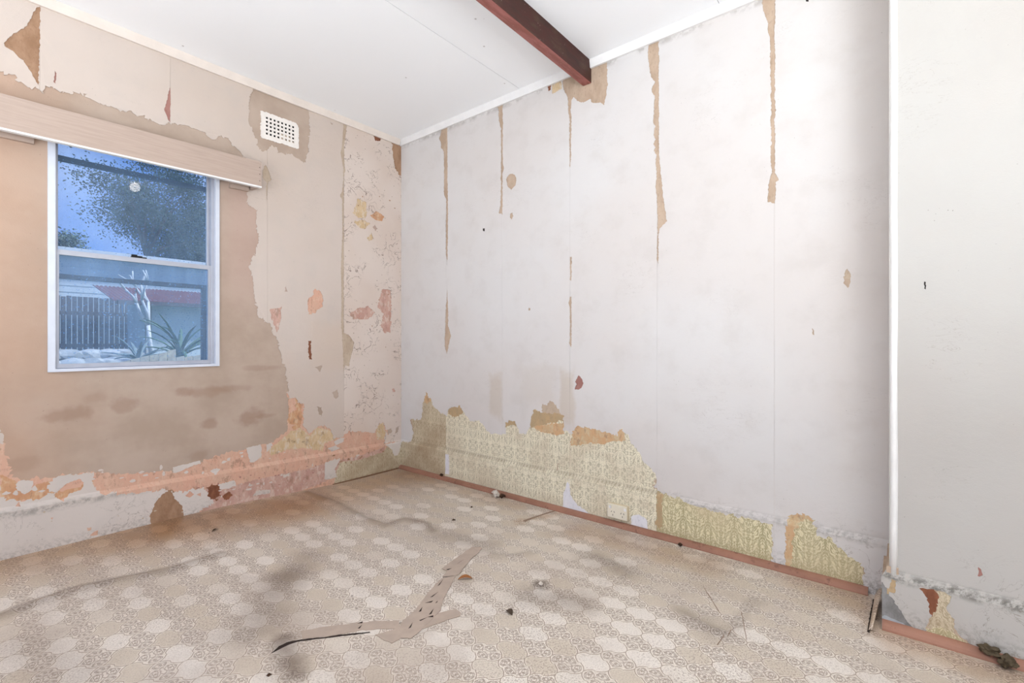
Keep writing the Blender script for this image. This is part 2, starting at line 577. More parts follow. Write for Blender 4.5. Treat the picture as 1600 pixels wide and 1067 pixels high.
BROWNS = [((815, 815), (880, 800), 0.05, 0.5), ((1250, 890), (1370, 960), 0.16, 0.35), ((0, 890), (260, 835), 0.36, 0.62), ((260, 830), (450, 800), 0.32, 0.55), ((450, 790), (620, 745), 0.40, 0.55),
          ((640, 740), (800, 790), 0.12, 0.3), ((900, 830), (1100, 880), 0.14, 0.35), ((1390, 1000), (1590, 1060), 0.10, 0.35)]


def lino_mat():
    m = Mat('patterned_vinyl', 0.36, 0.55)
    x, y, z = m.sep(m.pos)
    xy = m.comb(x, y, 0.0)
    O = (-1.1814, -1.9276, 0.0)
    S = 0.0823
    a1, a2 = math.radians(-45.5), math.radians(-135.5)
    d = m.vm('SUBTRACT', xy, O)
    a = m.vm('DOT_PRODUCT', d, (math.cos(a1) / S, math.sin(a1) / S, 0))
    b = m.vm('DOT_PRODUCT', d, (math.cos(a2) / S, math.sin(a2) / S, 0))

    def lobes(t):
        s0 = m.math('SINE', m.mul(t, 2 * math.pi))
        sg = m.math('SIGN', s0)
        body = m.mul(m.mul(sg, m.math('POWER', m.math('ABSOLUTE', s0), 0.55)), 0.082)
        f = m.math('ABSOLUTE', m.math('SUBTRACT', m.math('FRACT', t), 0.5))
        cusp = m.mul(m.step(f, 0.07, 0.0), 0.035)
        return m.math('SUBTRACT', body, cusp)

    aa = m.add(a, lobes(b))
    bb = m.add(b, lobes(a))
    ca, cb = m.math('FLOOR', aa), m.math('FLOOR', bb)
    la, lb = m.math('SUBTRACT', m.math('SUBTRACT', aa, ca), 0.5), m.math('SUBTRACT', m.math('SUBTRACT', bb, cb), 0.5)
    edge = m.math('MAXIMUM', m.math('ABSOLUTE', la), m.math('ABSOLUTE', lb))
    line = m.step(edge, 0.472, 0.488)
    halo = m.mul(m.step(edge, 0.435, 0.45), m.math('SUBTRACT', 1.0, line))
    orn = m.math('MODULO', m.math('ABSOLUTE', m.add(ca, cb)), 2.0)
    wn_ = m.N.new('ShaderNodeTexWhiteNoise')
    wn_.noise_dimensions = '2D'
    m.L.new(m.comb(ca, cb, 0.0), wn_.inputs['Vector'])
    tan = m.step(wn_.outputs['Value'], 0.40, 0.62)
    # scrolls of the ornate cells, mirrored into the four quarters
    qa, qb = m.math('ABSOLUTE', la), m.math('ABSOLUTE', lb)

    def ring(cx, cy, r, w):
        dd = m.vm('LENGTH', m.comb(m.math('SUBTRACT', qa, cx), m.math('SUBTRACT', qb, cy), 0.0))
        return m.step(m.math('ABSOLUTE', m.math('SUBTRACT', dd, r)), w, w * 0.4)
    pat = ring(0.235, 0.235, 0.19, 0.022)
    for args in [(0.27, 0.20, 0.10, 0.022), (0.19, 0.30, 0.08, 0.02), (0.245, 0.235, 0.022, 0.02), (0.0, 0.0, 0.11, 0.022), (0.36, 0.36, 0.035, 0.02), (0.10, 0.30, 0.03, 0.018), (0.30, 0.10, 0.03, 0.018)]:
        pat = m.math('MAXIMUM', pat, ring(*args))
    pat = m.mul(pat, orn)
    hi = m.noise(520, 2, 0.6, xy)
    spk = m.step(hi, 0.53, 0.66)
    light, tanc, ornc = lin((228, 219, 209)), lin((206, 193, 176)), lin((226, 216, 204))
    c = m.mix(tan, light, tanc)
    c = m.mix(orn, c, ornc)
    c = m.mix(m.mul(spk, m.add(m.mul(orn, 0.12), 0.46)), c, lin((166, 148, 134)))
    grit = m.mul(m.step(m.noise(240, 3, 0.7, xy), 0.50, 0.62), m.add(m.mul(m.step(m.noise(1.9, 3, 0.6, m.vm('ADD', xy, (7, 3, 0))), 0.35, 0.6), 0.35), 0.22))
    c = m.mix(grit, c, lin((146, 128, 114)))
    c = m.mix(m.mul(halo, 0.55), c, lin((232, 222, 208)))
    c = m.mix(m.mul(pat, 0.8), c, lin((136, 118, 104)))
    c = m.mix(m.mul(line, 0.78), c, lin((132, 112, 96)))
    # ingrained dirt, then dirt and painted shading along the creases
    g = m.step(m.noise(1.7, 4, 0.62, xy), 0.44, 0.72)
    c = m.mix(m.mul(g, 0.5), c, lin((160, 143, 130)))
    g2 = m.mul(m.step(m.noise(150, 4, 0.7, xy), 0.50, 0.62), m.add(m.mul(m.step(m.noise(2.4, 3, 0.6, xy), 0.40, 0.60), 0.6), 0.18))
    c = m.mix(g2, c, lin((140, 122, 110)))
    nn = m.mul(m.math('SUBTRACT', m.noise(7, 4, 0.65, xy), 0.5), 0.22)
    for (p, q, w, st) in BROWNS:
        dd = m.add(m.seg(xy, fl(p), fl(q)), nn)
        c = m.mix(m.mul(m.step(dd, w * 1.3, 0.0), min(1.0, st * 1.25)), c, lin((212, 178, 142)), 'MULTIPLY')
    nn2 = m.mul(m.math('SUBTRACT', m.noise(10, 4, 0.65, xy), 0.5), 0.09)
    for (p, q, w, st) in SMUDGES:
        dd = m.add(m.seg(xy, fl(p), fl(q)), nn2)
        c = m.mix(m.mul(m.step(dd, w, 0.0), min(1.0, st * 1.5)), c, lin((158, 150, 146)), 'MULTIPLY')
    for pts, w, h in CREASES_W:  # crease dirt, with the shading of the folds darkened into the colour
        dd = None
        for i in range(len(pts) - 1):
            e = m.seg(xy, pts[i], pts[i + 1])
            dd = e if dd is None else m.math('MINIMUM', dd, e)
        dd = m.add(dd, m.mul(nn2, 0.3))
        c = m.mix(m.mul(m.step(dd, w * 1.7, 0.0), 0.55 if h > 0.007 else 0.25), c, lin((160, 148, 140)), 'MULTIPLY')
    db = m.mul(m.step(m.vor(7, xy), 0.045, 0.02), m.step(m.noise(3, 2, 0.5, xy), 0.45, 0.55))
    c = m.mix(m.mul(db, 0.8), c, lin((84, 68, 58)))
    m.color(c)
    m.bump(m.add(m.noise(5, 3, 0.5, xy), m.mul(hi, 0.04)), 0.18, 0.01)
    return m.m


M_LINO = lino_mat()


# ------------------------------------------------------------------ layered wall surfaces
ZT_R, ZT_P = 0.205, 0.18
SK_D = 0.009
BEV = 0.022


def zt_l(s): return 0.20 - 0.022 * s


def wall_pt(plane, s, z, h):
    zt = ZT_R if plane == 'R' else (ZT_P if plane == 'P' else zt_l(s))
    k = min(1.0, max(0.0, (zt + BEV - z) / BEV))
    h = h + SK_D * k
    if plane == 'R': return (-h, -s, z)
    if plane == 'P': return (PX - h, -s, z)
    return (s, -h, z)


def jag(poly, amp, seed, step=0.006):
    amp *= 2.6
    """roughen a closed outline with fractal noise (metres)"""
    rnd = random.Random(seed)
    ox, oy = rnd.uniform(0, 100), rnd.uniform(0, 100)
    out = []
    n = len(poly)
    for i in range(n):
        a, b = poly[i], poly[(i + 1) % n]
        L = math.hypot(b[0] - a[0], b[1] - a[1])
        k = max(1, min(120, int(L / step)))
        for j in range(k):
            t = j / k
            x, y = a[0] + (b[0] - a[0]) * t, a[1] + (b[1] - a[1]) * t
            v = Vector((x * 30 + ox, y * 30 + oy, seed * 0.37))
            w = Vector((x * 110 + oy, y * 110 + ox, seed * 0.11))
            dx = amp * (0.8 * mnoise.noise(v) + 1.0 * mnoise.noise(w))
            dy = amp * (0.8 * mnoise.noise(v + Vector((17, 5, 3))) + 1.0 * mnoise.noise(w + Vector((3, 11, 7))))
            u3 = Vector((x * 330 + oy, y * 330 + ox, seed * 0.23))
            dx += 0.6 * amp * mnoise.noise(u3)
            dy += 0.6 * amp * mnoise.noise(u3 + Vector((5, 9, 2)))
            out.append((x + dx, y + dy))
    return out


def inside(poly, P):
    x, y = P[:, 0], P[:, 1]
    r = np.zeros(len(P), bool)
    n = len(poly)
    for i in range(n):
        x0, y0 = poly[i]
        x1, y1 = poly[(i + 1) % n]
        if y0 == y1: continue
        c = ((y0 > y) != (y1 > y)) & (x < (x1 - x0) * (y - y0) / (y1 - y0) + x0)
        r ^= c
    return r


def rect(s0, s1, z0, z1): return [(s0, z0), (s1, z0), (s1, z1), (s0, z1)]


def layer(name, plane, inc, exc=(), clip=(), t=0.001, base=0.0, mat=None, parent=None, lift=0.0, seed=1, back=False, flat=False, zlines=True):
    allp = list(inc) + list(exc) + list(clip)
    ss = [p[0] for q in (clip or inc) for p in q]
    zs = [p[1] for q in (clip or inc) for p in q]
    s0, s1, z0, z1 = min(ss) - 0.01, max(ss) + 0.01, min(zs) - 0.01, max(zs) + 0.01
    V, E = [], []
    for q in allp:
        if max(p[0] for p in q) < s0 or min(p[0] for p in q) > s1 or max(p[1] for p in q) < z0 or min(p[1] for p in q) > z1: continue
        k = len(V)
        V += [Vector(p) for p in q]
        E += [(k + i, k + (i + 1) % len(q)) for i in range(len(q))]
    if zlines and z0 < 0.3:
        for dz in (0.0, BEV):
            k = len(V)
            if plane == 'L': V += [Vector((s0, zt_l(s0) + dz)), Vector((s1, zt_l(s1) + dz))]
            else:
                zz = (ZT_R if plane == 'R' else ZT_P) + dz
                V += [Vector((s0, zz)), Vector((s1, zz))]
            E.append((k, k + 1))
    res = delaunay_2d_cdt(V, E, [], 0, 1e-6)
    vv, ff = res[0], res[2]
    A = np.array([(v.x, v.y) for v in vv])
    T = np.array([f for f in ff if len(f) == 3])
    Cn = A[T].mean(axis=1)
    keep = np.zeros(len(T), bool)
    for q in inc: keep |= inside(q, Cn)
    for q in clip: keep &= inside(q, Cn)
    for q in exc: keep &= ~inside(q, Cn)
    T = T[keep]
    if len(T) == 0: return None
    # orient, find boundary
    a, b, c = A[T[:, 0]], A[T[:, 1]], A[T[:, 2]]
    area2 = (b[:, 0] - a[:, 0]) * (c[:, 1] - a[:, 1]) - (b[:, 1] - a[:, 1]) * (c[:, 0] - a[:, 0])
    ok = np.abs(area2) > 1e-10
    T, area2 = T[ok], area2[ok]
    want = -1 if plane in 'RP' else 1
    T = [tuple(q) if ar * want > 0 else (q[0], q[2], q[1]) for q, ar in zip(T.tolist(), area2)]
    used = sorted(set(i for q in T for i in q))
    idx = {v: i for i, v in enumerate(used)}
    edges = {}
    for q in T:
        for i in range(3):
            e = (q[i], q[(i + 1) % 3])
            edges[e] = 1
    bnd = [e for e in edges if (e[1], e[0]) not in edges]
    bset = set(i for e in bnd for i in e)
    verts = []
    for i in used:
        s, z = A[i]
        h = base + t
        if lift and i in bset:
            h += lift * max(0.0, mnoise.noise(Vector((s * 9, z * 9, seed * 3.3))) * 1.6)
        verts.append((s, -h, z) if (flat and plane == 'L') else wall_pt(plane, s, z, h))
    faces = [tuple(idx[i] for i in q) for q in T]
    n0 = len(verts)
    low = {}
    for i in (used if back else bset):
        s, z = A[i]
        low[i] = len(verts)
        verts.append((s, -base, z) if (flat and plane == 'L') else wall_pt(plane, s, z, base))
    for (p, q) in bnd:
        faces.append((idx[q], idx[p], low[p], low[q]))
    if back:
        faces += [tuple(low[i] for i in q[::-1]) for q in T]
    return mesh_obj(name, verts, faces, mat, parent)


def RP(pts, amp=0.0022, seed=1): return jag([uv_r(p) for p in pts], amp, seed)
def LP(pts, amp=0.0025, seed=1): return jag([uv_l(p) for p in pts], amp, seed)
def PP(pts, amp=0.002, seed=1): return jag([uv_p(p) for p in pts], amp, seed)


CEIL_Z = 2.60
# ------------------------------------------------------------------ FLOOR
def sst(a, b, x):
    t = min(1.0, max(0.0, (x - a) / (b - a)))
    return t * t * (3 - 2 * t)


def seg_d(p, a, b):
    bx_, by_ = b[0] - a[0], b[1] - a[1]
    h = max(0.0, min(1.0, ((p[0] - a[0]) * bx_ + (p[1] - a[1]) * by_) / (bx_ * bx_ + by_ * by_ + 1e-9)))
    return math.hypot(p[0] - a[0] - bx_ * h, p[1] - a[1] - by_ * h)


BUMP = fl((845, 914))


def floor_z(x, y):
    z = 0.040 * sst(0.35, 1.5, -x) * sst(-0.85, -0.02, y)
    z += 0.004 * mnoise.noise(Vector((x * 1.7, y * 1.7, 0.3))) * sst(0.0, 0.3, -y) * sst(0.0, 0.3, -x)
    for pts, w, h in CREASES_W:
        d = min(seg_d((x, y), pts[i], pts[i + 1]) for i in range(len(pts) - 1))
        if d < w * 2: z += h * math.exp(-(d / (w * 0.55)) ** 2)
    d = math.hypot(x - BUMP[0], y - BUMP[1])
    if d < 0.1: z += 0.011 * math.exp(-(d / 0.026) ** 2)
    return z


def build_floor():
    xs = np.concatenate([np.arange(-4.0, -2.4, 0.1), np.arange(-2.4, 0.001, 0.016)])
    ys = np.concatenate([np.arange(-5.0, -3.5, 0.1), np.arange(-3.5, 0.001, 0.016)])
    xs[-1] = 0.0
    ys[-1] = 0.0
    V = [(x, y, floor_z(x, y)) for y in ys for x in xs]
    nx = len(xs)
    Fc = [(j * nx + i, j * nx + i + 1, (j + 1) * nx + i + 1, (j + 1) * nx + i) for j in range(len(ys) - 1) for i in range(nx - 1)]
    o = mesh_obj('floor', V, Fc, M_LINO, None, True)
    tag(o, 'worn beige patterned vinyl sheet floor with creases and dirt', None, None, 'structure')
    bm = bmesh.new()
    bx(bm, (-4.1, -5.1, -0.2), (0.12, 0.12, -0.012))
    bm_obj('subfloor', bm, M_CEMENT, o)
    return o


FLOOR = build_floor()


def floor_patch(name, pts, mat, parent=None, lift=0.0012, amp=0.001, seed=3, thick=0.0008, px=True):
    """a thin sheet lying on the uneven floor, outline given by measured floor points"""
    P = [tuple(fl(p)[:2]) if px else p for p in pts]
    if amp: P = jag(P, amp, seed, 0.012)
    V = [Vector(p) for p in P]
    n = len(V)
    E_ = [(i, (i + 1) % n) for i in range(n)]
    x0, x1 = min(p[0] for p in P), max(p[0] for p in P)
    y0, y1 = min(p[1] for p in P), max(p[1] for p in P)
    gx, gy = np.meshgrid(np.arange(x0, x1, 0.02), np.arange(y0, y1, 0.02))
    G = np.stack([gx.ravel(), gy.ravel()], 1)
    if len(G): G = G[inside(P, G)]
    V += [Vector(g) for g in G]
    r = delaunay_2d_cdt(V, E_, [], 0, 1e-6)
    A = np.array([(v.x, v.y) for v in r[0]])
    T = [f for f in r[2] if len(f) == 3 and inside(P, A[list(f)].mean(axis=0)[None, :])[0]]
    T = [f if (A[f[1]][0] - A[f[0]][0]) * (A[f[2]][1] - A[f[0]][1]) - (A[f[1]][1] - A[f[0]][1]) * (A[f[2]][0] - A[f[0]][0]) > 0 else f[::-1] for f in T]
    nv = len(A)
    ed = set()
    for f in T:
        for i in range(3): ed.add((f[i], f[(i + 1) % 3]))
    bnd = [e for e in ed if (e[1], e[0]) not in ed]
    verts = [(x, y, floor_z(x, y) + lift + thick) for x, y in A] + [(x, y, floor_z(x, y) + lift - 0.001) for x, y in A]
    faces = [tuple(f) for f in T] + [(a, a + nv, b + nv, b) for a, b in bnd] + [tuple(i + nv for i in f[::-1]) for f in T]
    o = mesh_obj(name, verts, faces, mat, parent)
    bm = bmesh.new()
    bm.from_mesh(o.data)
    bmesh.ops.delete(bm, geom=[v for v in bm.verts if not v.link_faces], context='VERTS')
    bm.to_mesh(o.data)
    bm.free()
    return o


# ------------------------------------------------------------------ RIGHT WALL
YR = 3.06
WALL_R = layer('wall_right', 'R', [rect(-0.12, YR, -0.1, CEIL_Z + 0.1)], t=0.0, base=0.0, mat=M_BOARD_R)
bmw = bmesh.new(); bmw.from_mesh(WALL_R.data)
bx(bmw, (0.001, -YR, -0.2), (0.12, 0.12, CEIL_Z + 0.15))
bmw.to_mesh(WALL_R.data); bmw.free()
tag(WALL_R, 'long wall of peeling white paint over green damask wallpaper', None, None, 'structure')

SEAMS_R = [0.0, 0.519, 1.057, 1.58, 2.109, 2.649, YR]
bottom_edge = [(627, 689), (643, 690), (644, 686), (646, 677), (643, 664), (640, 654), (650, 655), (658, 655), (660, 640), (663, 622), (666, 614), (669, 619), (673, 622), (676, 632), (681, 638), (690, 645),
               (698, 650), (701, 640), (706, 636), (713, 635), (720, 634), (723, 641), (728, 649), (735, 657), (742, 658), (750, 656), (754, 662), (759, 671), (766, 676), (784, 679), (790, 678), (791, 661), (798, 657),
               (806, 659), (809, 668), (813, 676), (818, 678), (824, 676), (828, 662), (831, 649), (835, 641), (838, 639), (842, 643), (849, 645), (847, 636), (848, 629), (851, 634), (854, 634), (857, 629), (860, 626),
               (866, 629), (870, 633), (874, 639), (876, 645), (880, 650), (881, 661), (880, 671), (887, 673), (891, 677), (893, 678), (895, 672), (901, 667), (908, 666), (918, 668), (939, 673), (953, 677),
               (966, 680), (970, 672), (972, 670), (975, 674), (979, 676), (985, 687), (993, 700), (1005, 716), (1012, 728), (1019, 735), (1026, 740), (1026, 756), (1021, 761), (1028, 767), (1050, 775), (1080, 786),
               (1110, 796), (1139, 803), (1165, 808), (1187, 812), (1208, 818), (1208, 890), (1228, 895), (1228, 822), (1233, 808), (1244, 802), (1254, 803), (1263, 806), (1271, 812), (1275, 824), (1278, 836),
               (1288, 838), (1298, 840), (1306, 849), (1315, 857), (1325, 867), (1334, 874), (1347, 880), (1349, 895), (1350, 930)]
reg = [uv_r(p) for p in bottom_edge]
reg = [(-0.05, reg[0][1])] + reg + [(reg[-1][0], -0.02), (YR + 0.02, -0.02), (YR + 0.02, CEIL_Z + 0.05), (-0.05, CEIL_Z + 0.05)]
REG_R = jag(reg, 0.0042, 5, 0.004)

HOLES_R = [
    [(691, 190), (699.5, 188), (699.5, 240), (700, 310), (700.6, 345), (700, 380), (699, 415), (697, 395), (697, 345), (697.5, 312), (694, 305), (694, 260), (693.5, 237), (689, 230), (690, 224), (686, 216), (689, 209)],
    [(699.5, 452), (700.5, 480), (700.6, 510), (703, 516), (705, 524), (701, 541), (698.7, 554), (695, 541), (696, 510), (697, 480)],
    [(777, 150), (786, 150), (786, 255), (787.5, 264), (785.6, 272), (785.6, 335), (779.5, 333), (782, 322), (783, 290), (783, 255), (783, 200), (779.5, 188), (779, 176)],
    [(791, 280), (795, 273), (800.5, 271), (807, 276), (807, 284), (805, 291), (799, 296), (793, 291)],
    [(798, 334), (801, 332), (803, 337), (800, 343), (797, 340)],
    [(879, 100), (949, 80), (949, 118), (950, 131), (947, 150), (944, 164), (938, 161), (925, 161), (923, 155), (912, 161), (902, 158), (896, 152), (893, 158), (893, 191), (892.5, 230), (892, 261), (890.6, 262), (890, 220), (890, 191), (887, 153), (881, 140), (879, 130)],
    [(862, 120), (877, 115), (878, 140), (863, 147)],
    [(854, 122), (860.5, 120), (861, 140), (857, 144)],
    [(890.7, 401), (893.7, 401), (893.4, 420), (893, 439), (890.7, 437), (891, 420)],
    [(891, 463), (893.5, 464), (893.5, 500), (893, 544), (889.5, 535), (890.7, 529), (890.7, 480), (888.5, 474)],
    [(1012, 60), (1030, 50), (1030, 150), (1029.8, 236), (1033, 275), (1037, 310), (1042, 346), (1036, 352), (1031, 357), (1029.4, 363), (1029, 412), (1025.5, 405), (1027, 394), (1027.5, 360), (1027, 315), (1024.5, 290), (1026.5, 275), (1024.5, 252),
     (1026, 243), (1022, 236), (1024, 230), (1021, 224), (1024.5, 218), (1021, 212), (1024, 197), (1021, 192), (1023, 150), (1018.5, 142), (1020, 135), (1023.7, 128), (1018, 122), (1016, 114), (1014, 100), (1013, 87)],
    [(1189, -30), (1211, -30), (1211, 150), (1211, 271), (1218, 280), (1212, 285), (1212, 318), (1199, 316), (1201.5, 291), (1204, 276), (1206, 271), (1204, 252), (1205, 138), (1203, 90), (1203.5, 67), (1199.6, 35), (1193, 20), (1191, 5)],
    [(905, 586), (908, 590), (912, 599), (909, 607), (903, 609), (898, 608), (901.5, 600.5), (898.5, 596)],
    [(1323.7, 420), (1328, 427), (1328.6, 440), (1324, 451), (1318, 442), (1319, 427)],
    [(1269, 512), (1271.5, 514), (1273, 523), (1270, 522)],
    [(755, 357), (758, 357), (758, 361), (755, 361)],
    [(1258, -6), (1266, -10), (1264, 3), (1259, 2)],
    [(826, 481), (829, 481), (829, 485), (826, 485)],
]
HR = [RP(h, 0.0014 if i in (8, 9, 14, 15, 16, 17) else 0.0017, 20 + i) for i, h in enumerate(HOLES_R)]
for i in range(6):
    a, b = SEAMS_R[i], SEAMS_R[i + 1]
    r = rect(a - (0.012 if i == 0 else -0.0003), b - (0.0003 if i < 5 else -0.01), -0.03, CEIL_Z + 0.02)
    layer('painted_paper_strip', 'R', [REG_R], HR, [r], 0.0014, 0.0012, M_WHITE_R, WALL_R, 0.0014, 40 + i)

# coloured underlayers showing in some of the holes
layer('mauve_patch', 'R', [RP([(892, 580), (918, 580), (918, 614), (892, 614)], 0.0)], t=0.0004, mat=M_MAUVE, parent=WALL_R)
layer('timber_offcut', 'R', [RP([(862, 118), (877.5, 113), (878.5, 141), (862, 148)], 0.0)], t=0.001, mat=M_YELLOW, parent=WALL_R)
layer('brick_patch', 'R', [RP([(852, 118), (861.5, 116), (862, 142), (852, 146)], 0.0)], t=0.0006, mat=M_BRICK, parent=WALL_R)
layer('dark_chip', 'R', [RP([(1316, 417), (1331, 417), (1331, 436), (1316, 434)], 0.002, 3)], t=0.0004, mat=M_GREYBROWN, parent=WALL_R)
layer('dark_chip', 'R', [RP([(1252, -12), (1272, -14), (1270, 8), (1252, 8)], 0.0)], t=0.0004, mat=M_SLOT, parent=WALL_R)
layer('dark_chip', 'R', [RP([(753, 355), (760, 355), (760, 363), (753, 363)], 0.0)], t=0.0004, mat=M_SLOT, parent=WALL_R)

# green damask wallpaper, one piece per drop
paper_top = [(p[0], p[1] - 9) for p in bottom_edge if not (1200 < p[0] < 1230)]
WP_HOLES = [RP([(697.5, 709), (703, 710), (703.5, 741), (697, 740)], 0.0012, 61),
            RP([(888, 751), (891, 756), (893, 770), (897, 780), (905, 789), (915, 796), (922, 802), (880, 800), (880.5, 790), (882, 770)], 0.002, 62),
            RP([(987, 808), (992, 804), (999, 803.6), (1008, 808), (1012, 811), (1014, 826), (1016, 832), (988, 824)], 0.0018, 63),
            RP([(871, 724), (873, 723), (871, 736), (869.6, 735)], 0.0004, 64),
            RP([(1019, 757), (1028, 756), (1029, 765), (1021, 763)], 0.001, 65)]
wp = [uv_r(p) for p in paper_top]
wp = [(-0.012, wp[0][1])] + wp + [(uv_r((1349.5, 900))[0], -0.02), (-0.012, -0.02)]
WP = jag(wp, 0.001, 71)
wmats = [M_DAMASK_B, M_DAMASK, M_DAMASK, M_DAMASK, M_DAMASK_Y, M_DAMASK_Y]
wl_ = [(-0.012, 0.5185), (0.5195, 1.0565), (1.0572, 1.578), (1.5805, 2.108), (2.1095, uv_r((1208, 850))[0]), (uv_r((1228, 850))[0], 2.975)]
for i in range(6):
    layer('damask_wallpaper_drop', 'R', [WP], WP_HOLES, [rect(wl_[i][0], wl_[i][1], -0.03, 1.2)], 0.0009, 0.0002, wmats[i], WALL_R, 0.0006, 80 + i)
# white plaster where the paper is missing near the floor
for k, q in enumerate([[(694, 706), (706, 706), (706, 744), (694, 744)], [(878, 748), (926, 748), (926, 806), (878, 806)], [(985, 800), (1018, 800), (1018, 834), (985, 834)]]):
    layer('bare_plaster_patch', 'R', [RP(q, 0.0)], t=0.00015, mat=M_PLASTER, parent=WALL_R)
# torn paper backing left along the top of the wallpaper
TORN = [([(829, 668), (829, 650), (833, 640), (880, 640), (884, 652), (882, 662), (860, 660), (845, 665)], M_TORN), ([(847, 646), (846, 624), (862, 622), (876, 634), (882, 648), (866, 645)], M_GREYBROWN),
        ([(833, 666), (846, 664), (862, 661), (882, 662), (882, 678), (866, 680), (850, 675), (838, 672)], M_TORN_O), ([(893, 694), (894, 660), (920, 660), (975, 672), (978, 690), (960, 688), (940, 694), (920, 690), (905, 697)], M_TORN_O),
        ([(660, 626), (661, 610), (674, 612), (673, 628), (667, 632)], M_TORN_O), ([(701, 648), (702, 630), (724, 628), (725, 645), (714, 652)], M_TORN), ([(789, 668), (790, 652), (808, 652), (809, 666), (800, 663)], M_TORN),
        ([(1228, 840), (1226, 798), (1268, 798), (1276, 815), (1262, 812), (1248, 818), (1240, 838), (1237, 880), (1228, 884)], M_TORN_O), ([(1027, 820), (1028, 768), (1036, 770), (1037, 800), (1034, 828)], M_TORN)]
for k, (q, mm) in enumerate(TORN):
    layer('torn_backing_paper', 'R', [RP(q, 0.004, 90 + k)], [], [rect(0, 2.98, 0, 1.2)], 0.0003, 0.0012 + 0.0001 * k, mm, WALL_R, 0.0, 90 + k)

# ------------------------------------------------------------------ PROJECTING WALL
WALL_P = layer('wall_projection', 'P', [rect(YR, 5.12, -0.1, CEIL_Z + 0.1)], t=0.0, base=0.0, mat=M_BOARD_R)
bmw = bmesh.new(); bmw.from_mesh(WALL_P.data)
bx(bmw, (PX + 0.001, -5.12, -0.2), (0.12, -YR, CEIL_Z + 0.15))
bx(bmw, (PX - SK_D - 0.0002, -YR - 0.02, -0.1), (0.1, -3.034, 0.165))
bx(bmw, (PX - SK_D * 0.7, -YR - 0.02, 0.16), (0.1, -3.046, 0.215))
bmw.to_mesh(WALL_P.data); bmw.free()
tag(WALL_P, 'projecting stretch of scuffed white wall with a chipped base', None, None, 'structure')
HOLES_P = [
    [(1380, 905), (1381, 909), (1385, 923), (1397, 937), (1408, 952), (1415, 968), (1428, 980), (1442, 993), (1448, 1003), (1366, 1000), (1366, 912)],
    [(1389, 921), (1393, 903), (1400, 905), (1399, 925), (1394, 924)],
    [(1436, 915), (1442, 916), (1460, 919), (1480, 925), (1487.6, 931), (1479.5, 946), (1484, 957), (1489, 966), (1494, 986), (1508, 998), (1521, 1012), (1540, 1050), (1446, 1020), (1447, 992), (1448, 976), (1453, 960), (1451, 956), (1451, 939), (1446, 929)],
    [(1528, 886), (1533, 890), (1536, 897), (1531, 901), (1527, 899), (1529, 893)],
    [(1444, 440), (1446.5, 440), (1446, 452), (1444, 451)],
]
HP = [PP(h, 0.0012 if i in (1, 3, 4) else 0.002, 120 + i) for i, h in enumerate(HOLES_P)]
layer('painted_coat', 'P', [rect(YR - 0.006, 5.1, -0.03, CEIL_Z + 0.02), PP([(1378, 911), (1377, 898), (1388, 886), (1396, 880), (1396, 922), (1388, 918)], 0.001, 7)], HP, (), 0.0012, 0.0010, M_WHITE_P, WALL_P, 0.0015, 130)
layer('cement_patch', 'P', [PP([(1370, 900), (1402, 900), (1452, 1000), (1450, 1010), (1370, 1005)], 0.0)], clip=[rect(3.034, 3.6, -0.02, 0.4)], t=0.0004, mat=M_CEMENT, parent=WALL_P)
layer('cement_patch', 'P', [PP([(1370, 958), (1385, 960), (1398, 966), (1410, 972), (1422, 982), (1440, 1003), (1370, 1003)], 0.002, 8)], clip=[rect(3.034, 3.6, -0.02, 0.4)], t=0.0007, mat=M_CEMENT_BLUE, parent=WALL_P)
layer('brick_patch', 'P', [PP([(1434, 912), (1459, 917), (1466, 928), (1464, 946), (1456, 962), (1448, 962), (1444, 930)], 0.003, 9)], t=0.0007, mat=M_BRICK, parent=WALL_P)
layer('brick_patch', 'P', [PP([(1386, 900), (1403, 900), (1402, 927), (1386, 926)], 0.0)], t=0.0007, mat=M_TORN, parent=WALL_P)
layer('damask_remnant', 'P', [PP([(1446, 978), (1465, 980), (1490, 986), (1525, 1012), (1545, 1052), (1445, 1020)], 0.003, 10)], t=0.0006, mat=M_DAMASK_Y, parent=WALL_P)
layer('torn_backing_paper', 'P', [PP([(1449, 978), (1456, 958), (1464, 940), (1466, 920), (1492, 922), (1490, 986), (1465, 982)], 0.002, 11)], t=0.00045, mat=M_DAMASK_B, parent=WALL_P)
layer('brick_patch', 'P', [PP([(1524, 883), (1540, 883), (1540, 904), (1524, 904)], 0.0)], t=0.0004, mat=M_MAUVE, parent=WALL_P)
layer('dark_chip', 'P', [PP([(1442, 438), (1449, 438), (1449, 454), (1442, 454)], 0.0)], t=0.0004, mat=M_SLOT, parent=WALL_P)

